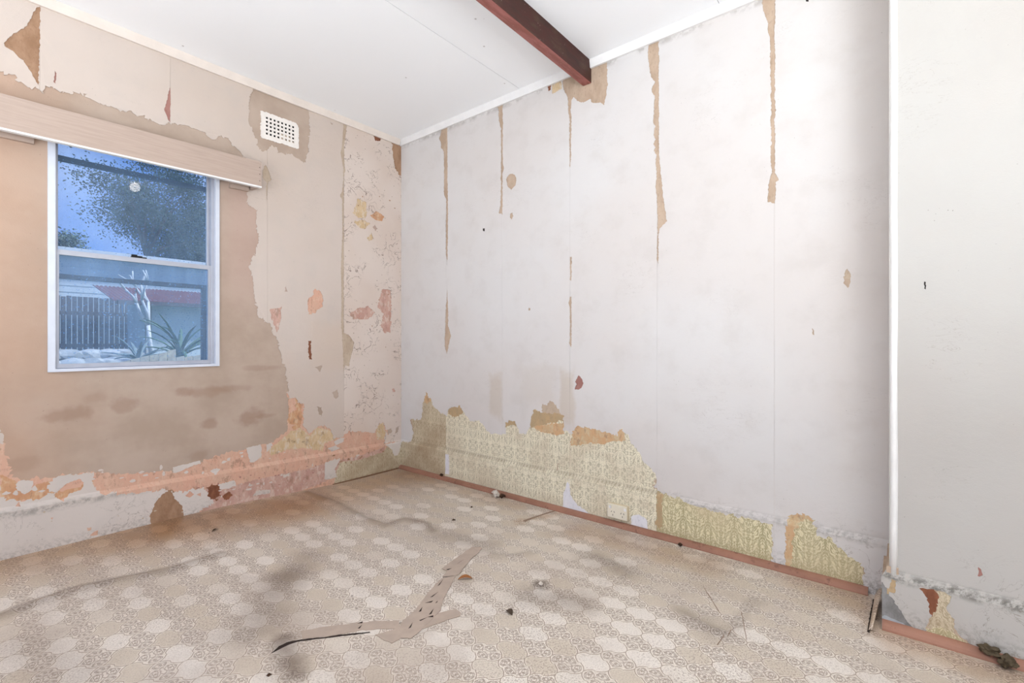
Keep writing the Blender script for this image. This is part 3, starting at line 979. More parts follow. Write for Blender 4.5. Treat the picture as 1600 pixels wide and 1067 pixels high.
# ------------------------------------------------------------------ LEFT (WINDOW) WALL
WX0, WX1, WZ0, WZ1 = -2.034, -1.312, 0.862, 2.02
VENT = (-1.078, -0.838, 2.272, 2.442)
open_r = rect(WX0, WX1, WZ0, WZ1)
vent_r = rect(VENT[0] + 0.015, VENT[1] - 0.015, VENT[2] + 0.015, VENT[3] - 0.015)
XL = -4.1
WALL_L = layer('wall_left', 'L', [rect(XL, 0.0, -0.1, CEIL_Z + 0.1)], [open_r, vent_r], (), 0.0, 0.0, M_RENDER)
bmw = bmesh.new(); bmw.from_mesh(WALL_L.data)
T_ = 0.12
for (a, b, c, d) in [(XL, WX0, -0.2, CEIL_Z + 0.15), (WX1, 0.12, -0.2, WZ1), (WX0, WX1, -0.2, WZ0), (WX0, VENT[0] + 0.015, WZ1, CEIL_Z + 0.15), (VENT[1] - 0.015, 0.12, WZ1, CEIL_Z + 0.15),
                     (VENT[0] + 0.015, VENT[1] - 0.015, WZ1, VENT[2] + 0.015), (VENT[0] + 0.015, VENT[1] - 0.015, VENT[3] - 0.015, CEIL_Z + 0.15)]:
    bx(bmw, (a, 0.0008, c), (b, T_, d))
bmw.to_mesh(WALL_L.data); bmw.free()
tag(WALL_L, 'window wall of cream paint peeling off brown cement render', None, None, 'structure')

hole_A = [(-60, 96), (0, 109), (17, 119), (30, 128), (43, 135), (50, 136), (60, 142), (66, 143), (77, 136), (83, 141), (105, 145), (137, 147), (139, 153), (150, 159), (172, 165), (180, 171), (200, 175), (207, 176), (211, 182),
          (227, 181), (237, 189), (250, 195), (265, 192), (282, 195), (305, 201), (317, 209), (332, 220), (346, 212), (355, 217), (362, 227), (382, 245), (388, 262), (383, 280), (385, 300), (386, 308), (389, 320), (402, 330), (400, 345), (404, 377), (397, 400),
          (391, 422), (395, 445), (397, 464), (404, 494), (423, 509), (432, 531), (440, 557), (449, 595), (450, 617), (453, 640), (448, 674), (425, 690), (399, 697), (387, 700), (334, 712), (269, 735), (216, 739), (148, 741), (136, 738), (90, 744), (28, 752),
          (21, 739), (11, 721), (9, 693), (0, 677), (-10, 600), (-60, 560)]
HA = LP(hole_A, 0.0056, 201)
HOLES_L = [
    [(62.5, 9), (50, 19), (49, 28), (35, 45), (20, 54), (8, 63), (6, 72), (22, 82), (35, 94), (47, 111), (60, 135), (61, 100), (62, 50)],
    [(86, 110), (88, 117), (86.5, 130), (84, 129), (84.5, 117)],
    [(265, 137), (266.5, 145), (265.5, 191), (262, 187), (256, 172), (261, 155)],
    [(396, 130), (390, 151), (388, 188), (394, 207), (401, 217), (404, 232), (408, 236), (416, 235), (422, 228), (433, 230), (434, 240), (445, 241), (456, 240), (464, 246), (475, 256), (481, 239), (483, 213), (482, 165), (440, 145)],
    [(415, 258), (420, 268), (424, 281), (420, 284), (418, 283), (417.3, 312), (416, 312), (415.5, 285), (410, 280), (409.4, 266)],
    [(538, 180), (543, 185), (540, 211), (537.5, 231), (537.3, 250), (539, 268), (537, 274), (537, 297), (536.8, 345), (536.8, 377), (537, 520), (545, 523), (553, 535), (549, 554), (545, 572), (539, 571), (536.3, 584), (535.5, 550), (533, 509), (533, 434), (532, 428), (533, 396), (534.6, 362), (534, 332), (534, 313), (531, 306), (534, 298), (535.6, 290), (535.4, 262), (533, 245), (531, 239), (534, 231), (535, 211)],
    [(558, 312), (565, 314), (571, 314), (573, 328), (572, 339), (560, 341), (550, 333), (554, 324)],
    [(552, 347), (560, 345), (568, 343), (578, 350), (570, 358), (562, 357)],
    [(578, 337), (588, 330), (600, 338), (597, 345), (588, 345)],
    [(573, 372), (580, 364), (583, 372), (576, 377)],
    [(581, 355), (586, 352), (589, 357), (586, 361)],
    [(492, 452), (500, 456), (505, 467), (504, 477), (491, 490), (481, 490), (481, 469), (487, 462)],
    [(421, 484), (440, 479), (438, 501), (433, 520), (427, 505)],
    [(545, 490), (560, 481), (575, 479), (586, 488), (575, 499), (552, 499)],
    [(596, 452), (610, 452), (612, 490), (609, 520), (600, 519), (594, 509), (599, 490), (590, 479)],
    [(481, 532), (486, 533), (487, 561), (483, 562)],
    [(492, 574), (504, 570), (500, 580)],
    [(612, 220), (629, 222), (629, 275), (624, 274), (617, 264), (615, 256), (613, 240)],
    [(583, 212), (597, 216), (594, 221), (586, 219)],
    [(516, 191), (519, 193), (518, 197)],
    [(612, 608), (616, 606), (617, 612), (613, 613)],
    [(495, 634), (503, 636), (503, 650), (498, 646)],
    [(518, 613), (527, 608), (530, 620), (522, 622)],
    [(447, 447), (449, 455), (445, 456)],
    [(603, 672), (610, 669), (613, 674), (606, 680)],
    [(618, 668), (623, 666), (622, 674), (617, 678)],
]
HL = [LP(h, 0.0028 if len(h) < 7 and i > 5 else (0.0011 if i in (1, 2) else 0.0016 if i in (0, 4, 5) else 0.0042), 210 + i) for i, h in enumerate(HOLES_L)]
cream_bot = [(-60, 830), (-60, 560), (-10, 600), (0, 677), (450, 619), (459, 619), (467, 628), (475, 632), (474, 642), (474, 665), (483, 678), (492, 668), (506, 664), (516, 671), (522, 685), (536, 682), (545, 675), (563, 674), (586, 676), (592, 661), (598, 661), (602, 671), (600, 692), (626, 689)]
cb = [uv_l(p) for p in cream_bot[5:]]
creg = [(XL, 0.31)] + [uv_l((-12, 690)), uv_l((9, 693))] + [uv_l((200, 660)), uv_l((447, 625))] + cb + [(0.0, cb[-1][1]), (0.0, CEIL_Z + 0.05), (XL, CEIL_Z + 0.05)]
CREG = jag(creg, 0.0048, 230, 0.005)
SEAMS_L = [XL, -2.06, -1.552, -1.038, -0.508, 0.0]
for i in range(5):
    a, b = SEAMS_L[i], SEAMS_L[i + 1]
    layer('painted_paper_strip', 'L', [CREG], [HA, open_r, vent_r] + HL, [rect(a + 0.0004, b - 0.0004, -0.03, CEIL_Z + 0.02)], 0.0016, 0.0016, M_CREAM_L if i < 4 else M_FLAKY_L, WALL_L, 0.0025, 240 + i)


def lpatch(name, pts, mat, t=0.0005, base=0.0, amp=0.0, seed=1, exc=(), lift=0.0):
    return layer(name, 'L', [LP(pts, amp, seed)], exc, (), t, base, mat, WALL_L, lift, seed)


lpatch('brown_board_patch', [(0, 0), (66, 5), (66, 145), (52, 130), (0, 85)], M_BROWN_L)
lpatch('brown_board_patch', [(82, 106), (91, 106), (91, 134), (82, 134)], M_MAUVE)
lpatch('mauve_patch', [(252, 133), (270, 133), (270, 192), (252, 190)], M_MAUVE)
lpatch('backing_patch', [(406, 254), (428, 254), (428, 315), (406, 315)], M_GREYBROWN)
lpatch('backing_patch', [(527, 180), (546, 180), (546, 520), (558, 525), (556, 576), (532, 590), (528, 430)], M_GREYBROWN)
lpatch('straw_patch', [(546, 308), (577, 308), (577, 343), (546, 343)], M_YELLOW)
lpatch('straw_patch', [(549, 343.5), (582, 343.5), (582, 380), (549, 362)], M_YELLOW)
lpatch('peach_patch', [(577.5, 326), (604, 326), (604, 348), (583, 348), (577.5, 342)], M_ORANGE)
lpatch('peach_patch', [(476, 446), (510, 446), (510, 494), (476, 494)], M_PEACH)
lpatch('peach_patch', [(416, 474), (444, 474), (444, 525), (428, 525)], M_PINK)
lpatch('pink_patch', [(540, 446), (620, 446), (620, 525), (588, 525), (540, 503)], M_PINK)
lpatch('brick_patch', [(477, 526), (491, 526), (491, 567), (477, 567)], M_BRICK)
lpatch('brown_board_patch', [(608, 210), (630, 210), (630, 280), (612, 270)], M_BROWN_L)
lpatch('brown_board_patch', [(580, 206), (600, 212), (600, 224), (580, 222)], M_BRICK)
lpatch('pink_patch', [(600, 600), (622, 600), (622, 618), (600, 618)], M_PINK)

# peach underpaint band below the window and pink skirting
BIS = [(-80, 700), (0, 679), (8, 695), (11, 722), (20, 741), (28, 753), (90, 745), (136, 739), (216, 740), (269, 736), (334, 713), (399, 698), (425, 691), (448, 675), (453, 640), (449, 612), (459, 612), (480, 630), (480, 665), (492, 660), (520, 660), (524, 678), (560, 668), (590, 655), (606, 655), (606, 690), (630, 686), (630, 745), (-80, 930)]
layer('peach_underpaint_band', 'L', [LP(BIS, 0.005, 301)], [], [rect(-2.5, 0.0, 0.0, 1.0)], 0.0006, 0.0, M_PEACH, WALL_L, 0.001, 301)
lpatch('pink_skirting_paint', [(318, 762), (340, 766), (400, 748), (470, 734), (512, 722), (530, 718), (560, 712), (600, 698), (598, 708), (560, 726), (528, 734), (508, 752), (400, 790), (318, 806)], M_PINK, 0.0004, 0.0006, 0.003, 303)
lpatch('orange_patch', [(0, 742), (20, 746), (28, 756), (40, 770), (60, 756), (76, 752), (96, 770), (125, 752), (134, 758), (110, 776), (84, 786), (60, 782), (0, 784)], M_ORANGE, 0.0004, 0.0006, 0.003, 304)
lpatch('orange_patch', [(452, 619), (460, 620), (470, 630), (472, 650), (470, 668), (458, 672), (450, 660)], M_ORANGE, 0.0004, 0.0006, 0.003, 305)
lpatch('straw_patch', [(420, 702), (436, 690), (452, 676), (470, 668), (484, 682), (494, 668), (518, 672), (526, 686), (508, 692), (504, 706), (480, 700), (450, 702), (424, 712)], M_YELLOW, 0.0004, 0.0006, 0.003, 306)
lpatch('straw_patch', [(588, 690), (588, 664), (598, 660), (602, 674), (600, 688)], M_YELLOW, 0.0004, 0.0006, 0.003, 307)
lpatch('browned_wallpaper', [(530, 722), (560, 718), (598, 706), (606, 694), (630, 687), (630, 745), (520, 760), (524, 738)], M_DAMASK_B, 0.0004, 0.0008, 0.0025, 308)

# white paint left on the skirting and as islands on the peach
SKW = [(-80, 800), (0, 777), (31, 781), (62, 778), (74, 773), (84, 776), (92, 770), (78, 765), (74, 752), (87, 746), (102, 742), (120, 741), (145, 738), (147, 757), (155, 770), (167, 773), (182, 764), (184, 772), (216, 768), (254, 764), (262, 768), (285, 768), (300, 762), (319, 761), (326, 772), (333, 782), (322, 792), (308, 802), (240, 850), (-80, 960)]
SKH = [LP([(85, 777), (94, 764), (108, 754), (124, 748), (134, 756), (124, 766), (108, 772), (98, 782)], 0.002, 311),
       LP([(254, 770), (244, 781), (235, 804), (233, 830), (286, 820), (285, 792), (272, 779), (266, 765)], 0.002, 312),
       LP([(78, 808), (83, 807), (81, 811)], 0.0005, 313), LP([(135, 824), (142, 823), (141, 828), (136, 829)], 0.0005, 314), LP([(139, 836), (146, 830), (153, 827), (152, 835), (144, 836)], 0.0005, 315),
       LP([(23, 791), (30, 783), (33, 791)], 0.0008, 316), LP([(288, 774), (296, 766), (302, 772), (295, 777)], 0.001, 317), LP([(306, 772), (313, 769), (313, 775)], 0.001, 318)]
layer('white_skirting_paint', 'L', [LP(SKW, 0.005, 310), jag(rect(XL, -2.24, -0.02, 0.285), 0.003, 360)], SKH, [rect(XL, 0.0, 0.0, 1.0)], 0.001, 0.0010, M_WHITE_S, WALL_L, 0.0015, 310)
lpatch('brown_board_patch', [(240, 770), (268, 764), (292, 790), (292, 830), (228, 835)], M_BROWN_L, 0.0004, 0.0008)
for k, q in enumerate([[(26, 753), (38, 750), (52, 752), (51, 764), (39, 772), (26, 762)], [(269, 730), (283, 727), (296, 724), (312, 719), (314, 724), (294, 730), (281, 736), (272, 739)], [(328, 735), (338, 731), (343, 733), (336, 742)],
                       [(384, 700), (394, 697), (408, 695), (408, 712), (400, 720), (392, 723)], [(506, 723), (518, 719), (530, 716), (522, 733), (526, 745), (506, 749)], [(600, 694), (626, 690), (624, 702), (620, 711), (615, 711), (611, 702)],
                       [(394, 774), (401, 766), (421, 764), (421, 770)], [(337, 758), (352, 753), (365, 750), (368, 758), (340, 767)], [(416, 694), (424, 691), (422, 702), (416, 706)], [(522, 690), (532, 684), (538, 684), (536, 690), (524, 696)],
                       [(512, 700), (524, 696), (530, 700), (518, 706)], [(440, 742), (450, 738), (452, 742), (442, 746)]]):
    lpatch('white_paint_flake', q, M_WHITE_S, 0.0008, 0.0014, 0.0022, 320 + k, (), 0.001)
lpatch('brick_patch', [(322, 764), (332, 754), (342, 760), (344, 772), (334, 782), (326, 774)], M_BRICK, 0.0004, 0.0022, 0.006, 341)
lpatch('brick_patch', [(346, 772), (356, 766), (362, 772), (350, 780)], M_BRICK, 0.0004, 0.0016, 0.004, 342)

rf = random.Random(77)


def flake_run(name, line, n, size, spread, mat, t, base, seed):
    """n small ragged flakes scattered along a measured line on the window wall"""
    P = [uv_l(p) for p in line]
    for k in range(n):
        i = rf.randrange(len(P) - 1)
        f = rf.random()
        cx_ = P[i][0] + (P[i + 1][0] - P[i][0]) * f + rf.gauss(0, spread * 0.5)
        cz_ = P[i][1] + (P[i + 1][1] - P[i][1]) * f + rf.gauss(0, spread)
        rr_ = size * rf.uniform(0.4, 1.3)
        st = rf.uniform(0.6, 1.8)
        q = [(cx_ + rr_ * st * math.cos(a_) * rf.uniform(0.5, 1.2), cz_ + rr_ / st * math.sin(a_) * rf.uniform(0.5, 1.2)) for a_ in [2 * math.pi * j / 8 for j in range(8)]]
        layer(name, 'L', [q], (), (), t, base, mat, WALL_L, 0.0, seed + k, False, False, True)


flake_run('white_paint_flake', [(0, 770), (60, 762), (130, 752), (216, 748), (300, 735), (400, 712), (450, 700)], 34, 0.010, 0.022, M_WHITE_S, 0.0007, 0.0012, 700)
flake_run('orange_flake', [(0, 765), (60, 765), (140, 755)], 10, 0.010, 0.02, M_ORANGE, 0.0004, 0.0010, 740)
flake_run('pink_chip', [(300, 772), (400, 752), (500, 730)], 22, 0.006, 0.03, M_MAUVE, 0.0003, 0.0014, 760)
flake_run('white_paint_flake', [(340, 770), (420, 752), (500, 730), (590, 704)], 18, 0.009, 0.02, M_WHITE_S, 0.0006, 0.0012, 790)
flake_run('brown_chip', [(505, 725), (560, 716), (610, 700)], 16, 0.008, 0.02, M_BROWN_L, 0.0004, 0.0015, 820)
flake_run('straw_flake', [(400, 705), (440, 690), (480, 690), (520, 690)], 16, 0.011, 0.03, M_YELLOW, 0.0004, 0.0011, 850)
flake_run('dark_chip', [(560, 260), (600, 330), (600, 420), (590, 480)], 26, 0.006, 0.16, M_BROWN_L, 0.0004, 0.0031, 880)
flake_run('grey_chip', [(60, 820), (150, 815), (300, 785)], 14, 0.005, 0.03, M_GREYBROWN, 0.0003, 0.0020, 910)

# ------------------------------------------------------------------ CEILING, rear walls
CEIL = box('ceiling', (-4.1, -5.12, CEIL_Z + 0.006), (0.12, 0.12, CEIL_Z + 0.15), M_SLOT)
tag(CEIL, 'white sheeted ceiling with fine joints between the sheets', None, None, 'structure')
for (a, b) in [(-1.2185, 0.0), (-2.42, -1.2215), (-3.64, -2.423), (-5.1, -3.643)]:
    box('ceiling_sheet', (-4.05, a, CEIL_Z), (0.0, b, CEIL_Z + 0.008), M_CEIL, CEIL)
M_PLAINWALL = plain('rear_wall_paint', (226, 220, 214), 0.7, 0.2, 0.06, 5)
bm = bmesh.new()
for (a, b, c, d) in [(-4.1, -3.7, -0.1, 2.7), (-2.1, 0.0, -0.1, 2.7), (-3.7, -2.1, -0.1, 0.2), (-3.7, -2.1, 2.1, 2.7)]:  # opening is made up, placed to hold the rear fill light
    bx(bm, (a, -5.12, c), (b, -5.0, d))
tag(bm_obj('wall_rear', bm, M_PLAINWALL), 'pale rear wall with a wide opening added for fill light', None, None, 'structure')
bm = bmesh.new()
for (a, b, c, d) in [(-5.12, -2.8, -0.1, 2.7), (-1.1, 0.0, -0.1, 2.7), (-2.8, -1.1, -0.1, 0.15), (-2.8, -1.1, 2.05, 2.7)]:  # opening likewise added, positioned to suit the side fill light
    bx(bm, (-4.12, a, c), (-4.0, b, d))
tag(bm_obj('wall_side', bm, M_PLAINWALL), 'pale side wall with a wide opening added for fill light', None, None, 'structure')

# ------------------------------------------------------------------ cornices, skirting quads, corner bead
bm = bmesh.new()
prof = [(-0.003, CEIL_Z + 0.004), (-0.024, CEIL_Z + 0.004), (-0.024, CEIL_Z - 0.006), (-0.016, CEIL_Z - 0.046), (-0.003, CEIL_Z - 0.046)]
prism(bm, prof, 'x', -4.0, -0.026)
tag(bm_obj('trim_1', bm, M_TRIM_C), 'narrow cream painted cornice strip above the window wall', None, None, 'structure')
bm = bmesh.new()
prism(bm, prof, 'y', -YR, -0.003)
tag(bm_obj('trim_2', bm, M_TRIM_W), 'narrow white painted cornice strip above the long wall', None, None, 'structure')
bm = bmesh.new()
prism(bm, [(PX + q[0], q[1]) for q in prof], 'y', -5.0, -YR + 0.01)
tag(bm_obj('trim_3', bm, M_TRIM_W), 'narrow white painted cornice strip above the projecting wall', None, None, 'structure')
bm = bmesh.new()
pts = [(PX + 0.002, -3.067, z) for z in np.linspace(0.165, CEIL_Z, 14)]
tube(bm, [(p[0] + 0.0008 * math.sin(i * 2.1), p[1] + 0.0008 * math.cos(i * 1.7), p[2]) for i, p in enumerate(pts)], 0.0115, 12)
tag(bm_obj('trim_4', bm, M_TRIM_W, None, True), 'thickly painted white bead down the outer wall corner', None, None, 'structure')


def quad_prof(x0, r, z0, sgn=-1):
    return [(x0, z0), (x0 + sgn * r, z0)] + [(x0 + sgn * r * math.cos(t), z0 + r * math.sin(t)) for t in [math.pi / 10 * k for k in range(1, 5)]] + [(x0, z0 + r)]


bm = bmesh.new()
prism(bm, quad_prof(-SK_D - 0.0005, 0.030, -0.004), 'y', -2.985, -0.012)
tag(bm_obj('baseboard_right', bm, M_QUAD), 'brown quarter round strip along the foot of the damask wallpaper', None, None, 'structure')
bm = bmesh.new()
prism(bm, quad_prof(PX - SK_D - 0.0005, 0.030, -0.004), 'y', -3.42, -3.035)
tag(bm_obj('baseboard_projection', bm, M_QUAD), 'brown quarter round strip along the foot of the projecting wall', None, None, 'structure')
bm = bmesh.new()
for (a, b) in [(-2.7, -1.66)]:
    r0, r1 = [], []
    pr = quad_prof(-SK_D - 0.0005, 0.016, 0.024)
    prism(bm, pr, 'x', a, b)
pr = quad_prof(-SK_D - 0.0005, 0.012, -0.004)
prism(bm, pr, 'x', -0.60, -0.03)
tag(bm_obj('baseboard_left', bm, plain('dark_brown_quad', (122, 90, 68), 0.6, 0.3, 0.2, 12)), 'thin dark brown strip along the foot of the window wall', None, None, 'structure')

# ------------------------------------------------------------------ WINDOW
WIN = empty('window_1', ((WX0 + WX1) / 2, 0.0, WZ0))
tag(WIN, 'white alloy sash window with two dusty panes', None, None, 'structure')
wo = Vector(WIN.location)


def wpart(name, boxes, mat, parent=None, bevel=0.0015):
    bm = bmesh.new()
    for lo, hi in boxes:
        bx(bm, Vector(lo) - wo, Vector(hi) - wo, bevel)
    return bm_obj(name, bm, mat, parent or WIN)


wpart('outer_frame', [((WX0, -0.010, WZ0 + 0.014), (WX0 + 0.026, 0.105, WZ1 - 0.03)), ((WX1 - 0.020, -0.010, WZ0 + 0.014), (WX1, 0.105, WZ1 - 0.03)), ((WX0, -0.010, WZ0), (WX1, 0.105, WZ0 + 0.014)), ((WX0, -0.010, WZ1 - 0.03), (WX1, 0.105, WZ1))], M_ALU, None, 0.0)
wpart('side_track', [((WX1 - 0.036, 0.012, WZ0 + 0.014), (WX1 - 0.020, 0.10, WZ1 - 0.03)), ((WX0 + 0.026, 0.012, WZ0 + 0.014), (WX0 + 0.034, 0.10, WZ1 - 0.03))], M_ALU_G)
RZ0, RZ1 = 1.420, 1.444
X0, X1 = WX0 + 0.034, WX1 - 0.036
us = wpart('upper_sash', [((X0, 0.046, RZ0), (X0 + 0.008, 0.064, WZ1 - 0.03)), ((X1 - 0.012, 0.046, RZ0), (X1, 0.064, WZ1 - 0.03)), ((X0, 0.046, RZ0 + 0.004), (X1, 0.064, RZ1 - 0.002)), ((X0, 0.046, WZ1 - 0.05), (X1, 0.064, WZ1 - 0.03))], M_ALU_G)
ls = wpart('lower_sash', [((X0 - 0.006, 0.018, WZ0 + 0.036), (X0 + 0.008, 0.040, RZ0)), ((X1 - 0.014, 0.018, WZ0 + 0.036), (X1 + 0.004, 0.040, RZ0)), ((X0 - 0.006, 0.018, RZ0), (X1 + 0.004, 0.040, RZ1)), ((X0 - 0.006, 0.018, WZ0 + 0.016), (X1 + 0.004, 0.040, WZ0 + 0.036))], M_ALU_G, None, 0.0)


def glass_mat(name, haze, tint):
    m = bpy.data.materials.new(name)
    m.use_nodes = True
    N, L = m.node_tree.nodes, m.node_tree.links
    N.clear()
    out = N.new('ShaderNodeOutputMaterial')
    tr = N.new('ShaderNodeBsdfTransparent'); tr.inputs[0].default_value = tint
    gl = N.new('ShaderNodeBsdfGlossy'); gl.inputs['Roughness'].default_value = 0.02
    di = N.new('ShaderNodeBsdfDiffuse'); di.inputs[0].default_value = lin((150, 190, 236))
    fr = N.new('ShaderNodeFresnel'); fr.inputs[0].default_value = 1.5
    m1 = N.new('ShaderNodeMixShader'); m2 = N.new('ShaderNodeMixShader')
    geo = N.new('ShaderNodeNewGeometry')
    mp = N.new('ShaderNodeMapping'); mp.inputs['Scale'].default_value = (9, 9, 2.2)
    ns = N.new('ShaderNodeTexNoise'); ns.inputs['Scale'].default_value = 1.6; ns.inputs['Detail'].default_value = 5
    n2 = N.new('ShaderNodeTexNoise'); n2.inputs['Scale'].default_value = 130; n2.inputs['Detail'].default_value = 3
    r1 = N.new('ShaderNodeMapRange'); r1.inputs[1].default_value = 0.3; r1.inputs[2].default_value = 0.8; r1.inputs[3].default_value = haze * 0.7; r1.inputs[4].default_value = haze * 1.4
    r2 = N.new('ShaderNodeMapRange'); r2.inputs[1].default_value = 0.62; r2.inputs[2].default_value = 0.72; r2.inputs[3].default_value = 0.0; r2.inputs[4].default_value = 0.35
    ad = N.new('ShaderNodeMath'); ad.operation = 'ADD'; ad.use_clamp = True
    L.new(geo.outputs['Position'], mp.inputs[0]); L.new(mp.outputs[0], ns.inputs['Vector']); L.new(geo.outputs['Position'], n2.inputs['Vector'])
    L.new(ns.outputs['Fac'], r1.inputs[0]); L.new(n2.outputs['Fac'], r2.inputs[0])
    L.new(r1.outputs[0], ad.inputs[0]); L.new(r2.outputs[0], ad.inputs[1])
    L.new(fr.outputs[0], m1.inputs[0]); L.new(tr.outputs[0], m1.inputs[1]); L.new(gl.outputs[0], m1.inputs[2])
    L.new(ad.outputs[0], m2.inputs[0]); L.new(m1.outputs[0], m2.inputs[1]); L.new(di.outputs[0], m2.inputs[2])
    L.new(m2.outputs[0], out.inputs['Surface'])
    return m


def pane(parent, x0, x1, y, z0, z1, mat):
    o = mesh_obj('glass_pane', [Vector((x0, y, z0)) - wo, Vector((x1, y, z0)) - wo, Vector((x1, y, z1)) - wo, Vector((x0, y, z1)) - wo], [(0, 1, 2, 3)], mat, parent)
    return o


pane(us, X0 + 0.004, X1 - 0.006, 0.055, RZ0 + 0.01, WZ1 - 0.04, glass_mat('dusty_upper_glass', 0.20, (0.80, 0.90, 1.0, 1)))
pane(ls, X0 + 0.002, X1 - 0.006, 0.029, WZ0 + 0.026, RZ0 + 0.01, glass_mat('dusty_lower_glass', 0.28, (0.80, 0.90, 1.0, 1)))
bm = bmesh.new()
lc = Vector((-1.685, 0.026, RZ1)) - wo
bx(bm, lc + Vector((-0.032, -0.010, 0.0)), lc + Vector((0.034, 0.010, 0.006)), 0.001)
bx(bm, lc + Vector((-0.030, -0.006, 0.005)), lc + Vector((-0.006, 0.006, 0.016)), 0.001)
bx(bm, lc + Vector((-0.006, -0.005, 0.005)), lc + Vector((0.016, 0.006, 0.011)), 0.001)
bm_obj('sash_latch', bm, M_BLACK, ls)
wpart('screen_rails_and_shade', [((WX0 + 0.026, 0.09, 1.886), (WX1 - 0.03, 0.104, 1.914)), ((WX0 + 0.026, 0.09, 1.312), (WX1 - 0.03, 0.104, 1.336)), ((WX1 - 0.062, 0.088, WZ0 + 0.014), (WX1 - 0.03, 0.104, 1.336))], M_SCREEN_SHADE)  # dark rails, and an upright standing in for the outer frame's shaded side

# ------------------------------------------------------------------ PELMET
PEL = empty('window_pelmet', (-1.125, 0.0, 1.925))
tag(PEL, 'long beige painted timber pelmet box above the window', 'pelmet')
tilt = 0.0145


def pbox(name, lo, hi, mat, bevel=0.001):
    bm = bmesh.new()
    bx(bm, lo, hi, bevel)
    for v in bm.verts: v.co.z += v.co.x * tilt
    return bm_obj(name, bm, mat, PEL)


pbox('front_board', (-1.75, -0.122, 0.004), (0.0, -0.104, 0.152), M_PELMET)
pbox('end_board', (-0.020, -0.106, 0.004), (-0.002, -0.0035, 0.150), M_PELMET)
pbox('painted_glow_lip', (-1.75, -0.1245, -0.002), (0.001, -0.100, 0.0065), M_TRIM_W, 0.0)  # white strip stands in for window light on the pelmet's bottom edge
pbox('bracket', (-0.135, -0.022, -0.010), (-0.030, -0.0005, 0.045), M_PELMET)
pbox('bracket', (-1.075, -0.022, -0.004), (-0.955, -0.0005, 0.045), M_PELMET)
for z in (0.035, 0.075, 0.115):
    box('nail_head', (-0.012, -0.1228, z), (-0.008, -0.1215, z + 0.004), M_SLOT, PEL)

# ------------------------------------------------------------------ VENT
vx0, vx1, vz0, vz1 = VENT
VT = empty('wall_vent', ((vx0 + vx1) / 2, 0.0, vz0))
tag(VT, 'white plaster air vent with a grid of square holes', 'vent')
edge = [(vx0, vz0), (vx1 - 0.012, vz0 + 0.002), (vx1, vz0 + 0.006), (vx1, vz1 - 0.028), (vx1 - 0.022, vz1 - 0.004), (vx0 + 0.01, vz1), (vx0, vz1 - 0.004)]
hs = []
for i in range(8):
    for j in range(5):
        cx_, cz_ = vx0 + 0.036 + i * 0.0238, vz0 + 0.036 + j * 0.0245
        hs.append(rect(cx_ - 0.0066, cx_ + 0.0066, cz_ - 0.0066, cz_ + 0.0066))
g = layer('grille', 'L', [jag(edge, 0.002, 400)], hs, (), 0.006, 0.0, M_VENT, None, 0.0, 1, False, True, False)
for v in g.data.vertices: v.co -= Vector(VT.location)
g.parent = VT
bm = bmesh.new()
bx(bm, (-(vx1 - vx0) / 2 + 0.016, 0.010, 0.016), ((vx1 - vx0) / 2 - 0.016, 0.115, vz1 - vz0 - 0.016))
for f in [f for f in bm.faces if abs(f.calc_center_median().y - 0.010) < 1e-4]: bm.faces.remove(f)
bm_obj('duct', bm, M_DUCT, VT)
bm = bmesh.new()
rr = random.Random(5)
for (i, j) in [(4, 1), (5, 1), (4, 0), (5, 0), (6, 0), (7, 0), (6, 1)]:
    cx_, cz_ = vx0 + 0.036 + i * 0.0238 - VT.location.x, 0.036 + j * 0.0245
    bx(bm, (cx_ - 0.0066, -0.003, cz_ - 0.0066), (cx_ + 0.0066 * rr.uniform(0.2, 1), 0.0, cz_ + 0.0066 * rr.uniform(0.2, 1)))
bm_obj('clogged_plaster', bm, M_GREYBROWN, VT)

# ------------------------------------------------------------------ BEAM
bm = bmesh.new()
bx(bm, (-4.0, -1.722, 2.474), (0.0, -1.667, CEIL_Z + 0.001), 0.003)
for v in bm.verts:
    v.co.y += 0.004 * mnoise.noise(Vector((v.co.x * 2, 0, 0)))
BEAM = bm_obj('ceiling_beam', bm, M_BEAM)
tag(BEAM, 'dark red painted timber beam under the white ceiling', 'beam')

# ------------------------------------------------------------------ POWER POINT
GP = empty('power_outlet', (-SK_D, -1.90, 0.05))
tag(GP, 'ivory double power outlet on the damask wallpaper', 'power outlet')
box('mounting_block', (-0.022, -0.057, 0.0), (0.004, 0.057, 0.072), M_GPO_S, GP, 0.002)
FP = box('faceplate', (-0.031, -0.0575, -0.0005), (-0.0215, 0.0575, 0.0725), M_GPO, GP, 0.002)
for sy in (0.0, 0.0):
    pass
for k, cy_ in enumerate((0.028, -0.028)):
    sw = box('switch', (-0.0355, cy_ + (0.012 if k == 0 else -0.020) - 0.006, 0.050), (-0.0305, cy_ + (0.012 if k == 0 else -0.020) + 0.006, 0.064), M_TRIM_W, FP, 0.001)
    for (dy, dz, an) in [(0.008, 0.033, 0.5), (-0.008, 0.033, -0.5), (0.0, 0.016, 0.0)]:
        bm = bmesh.new()
        bx(bm, (-0.0006, -0.0012, -0.0045), (0.0006, 0.0012, 0.0045))
        bmesh.ops.rotate(bm, verts=bm.verts, cent=(0, 0, 0), matrix=__import__('mathutils').Matrix.Rotation(an, 3, 'X'))
        bmesh.ops.translate(bm, verts=bm.verts, vec=(-0.0312, cy_ + dy - 0.004, dz))
        bm_obj('socket_slot', bm, M_SLOT, FP)

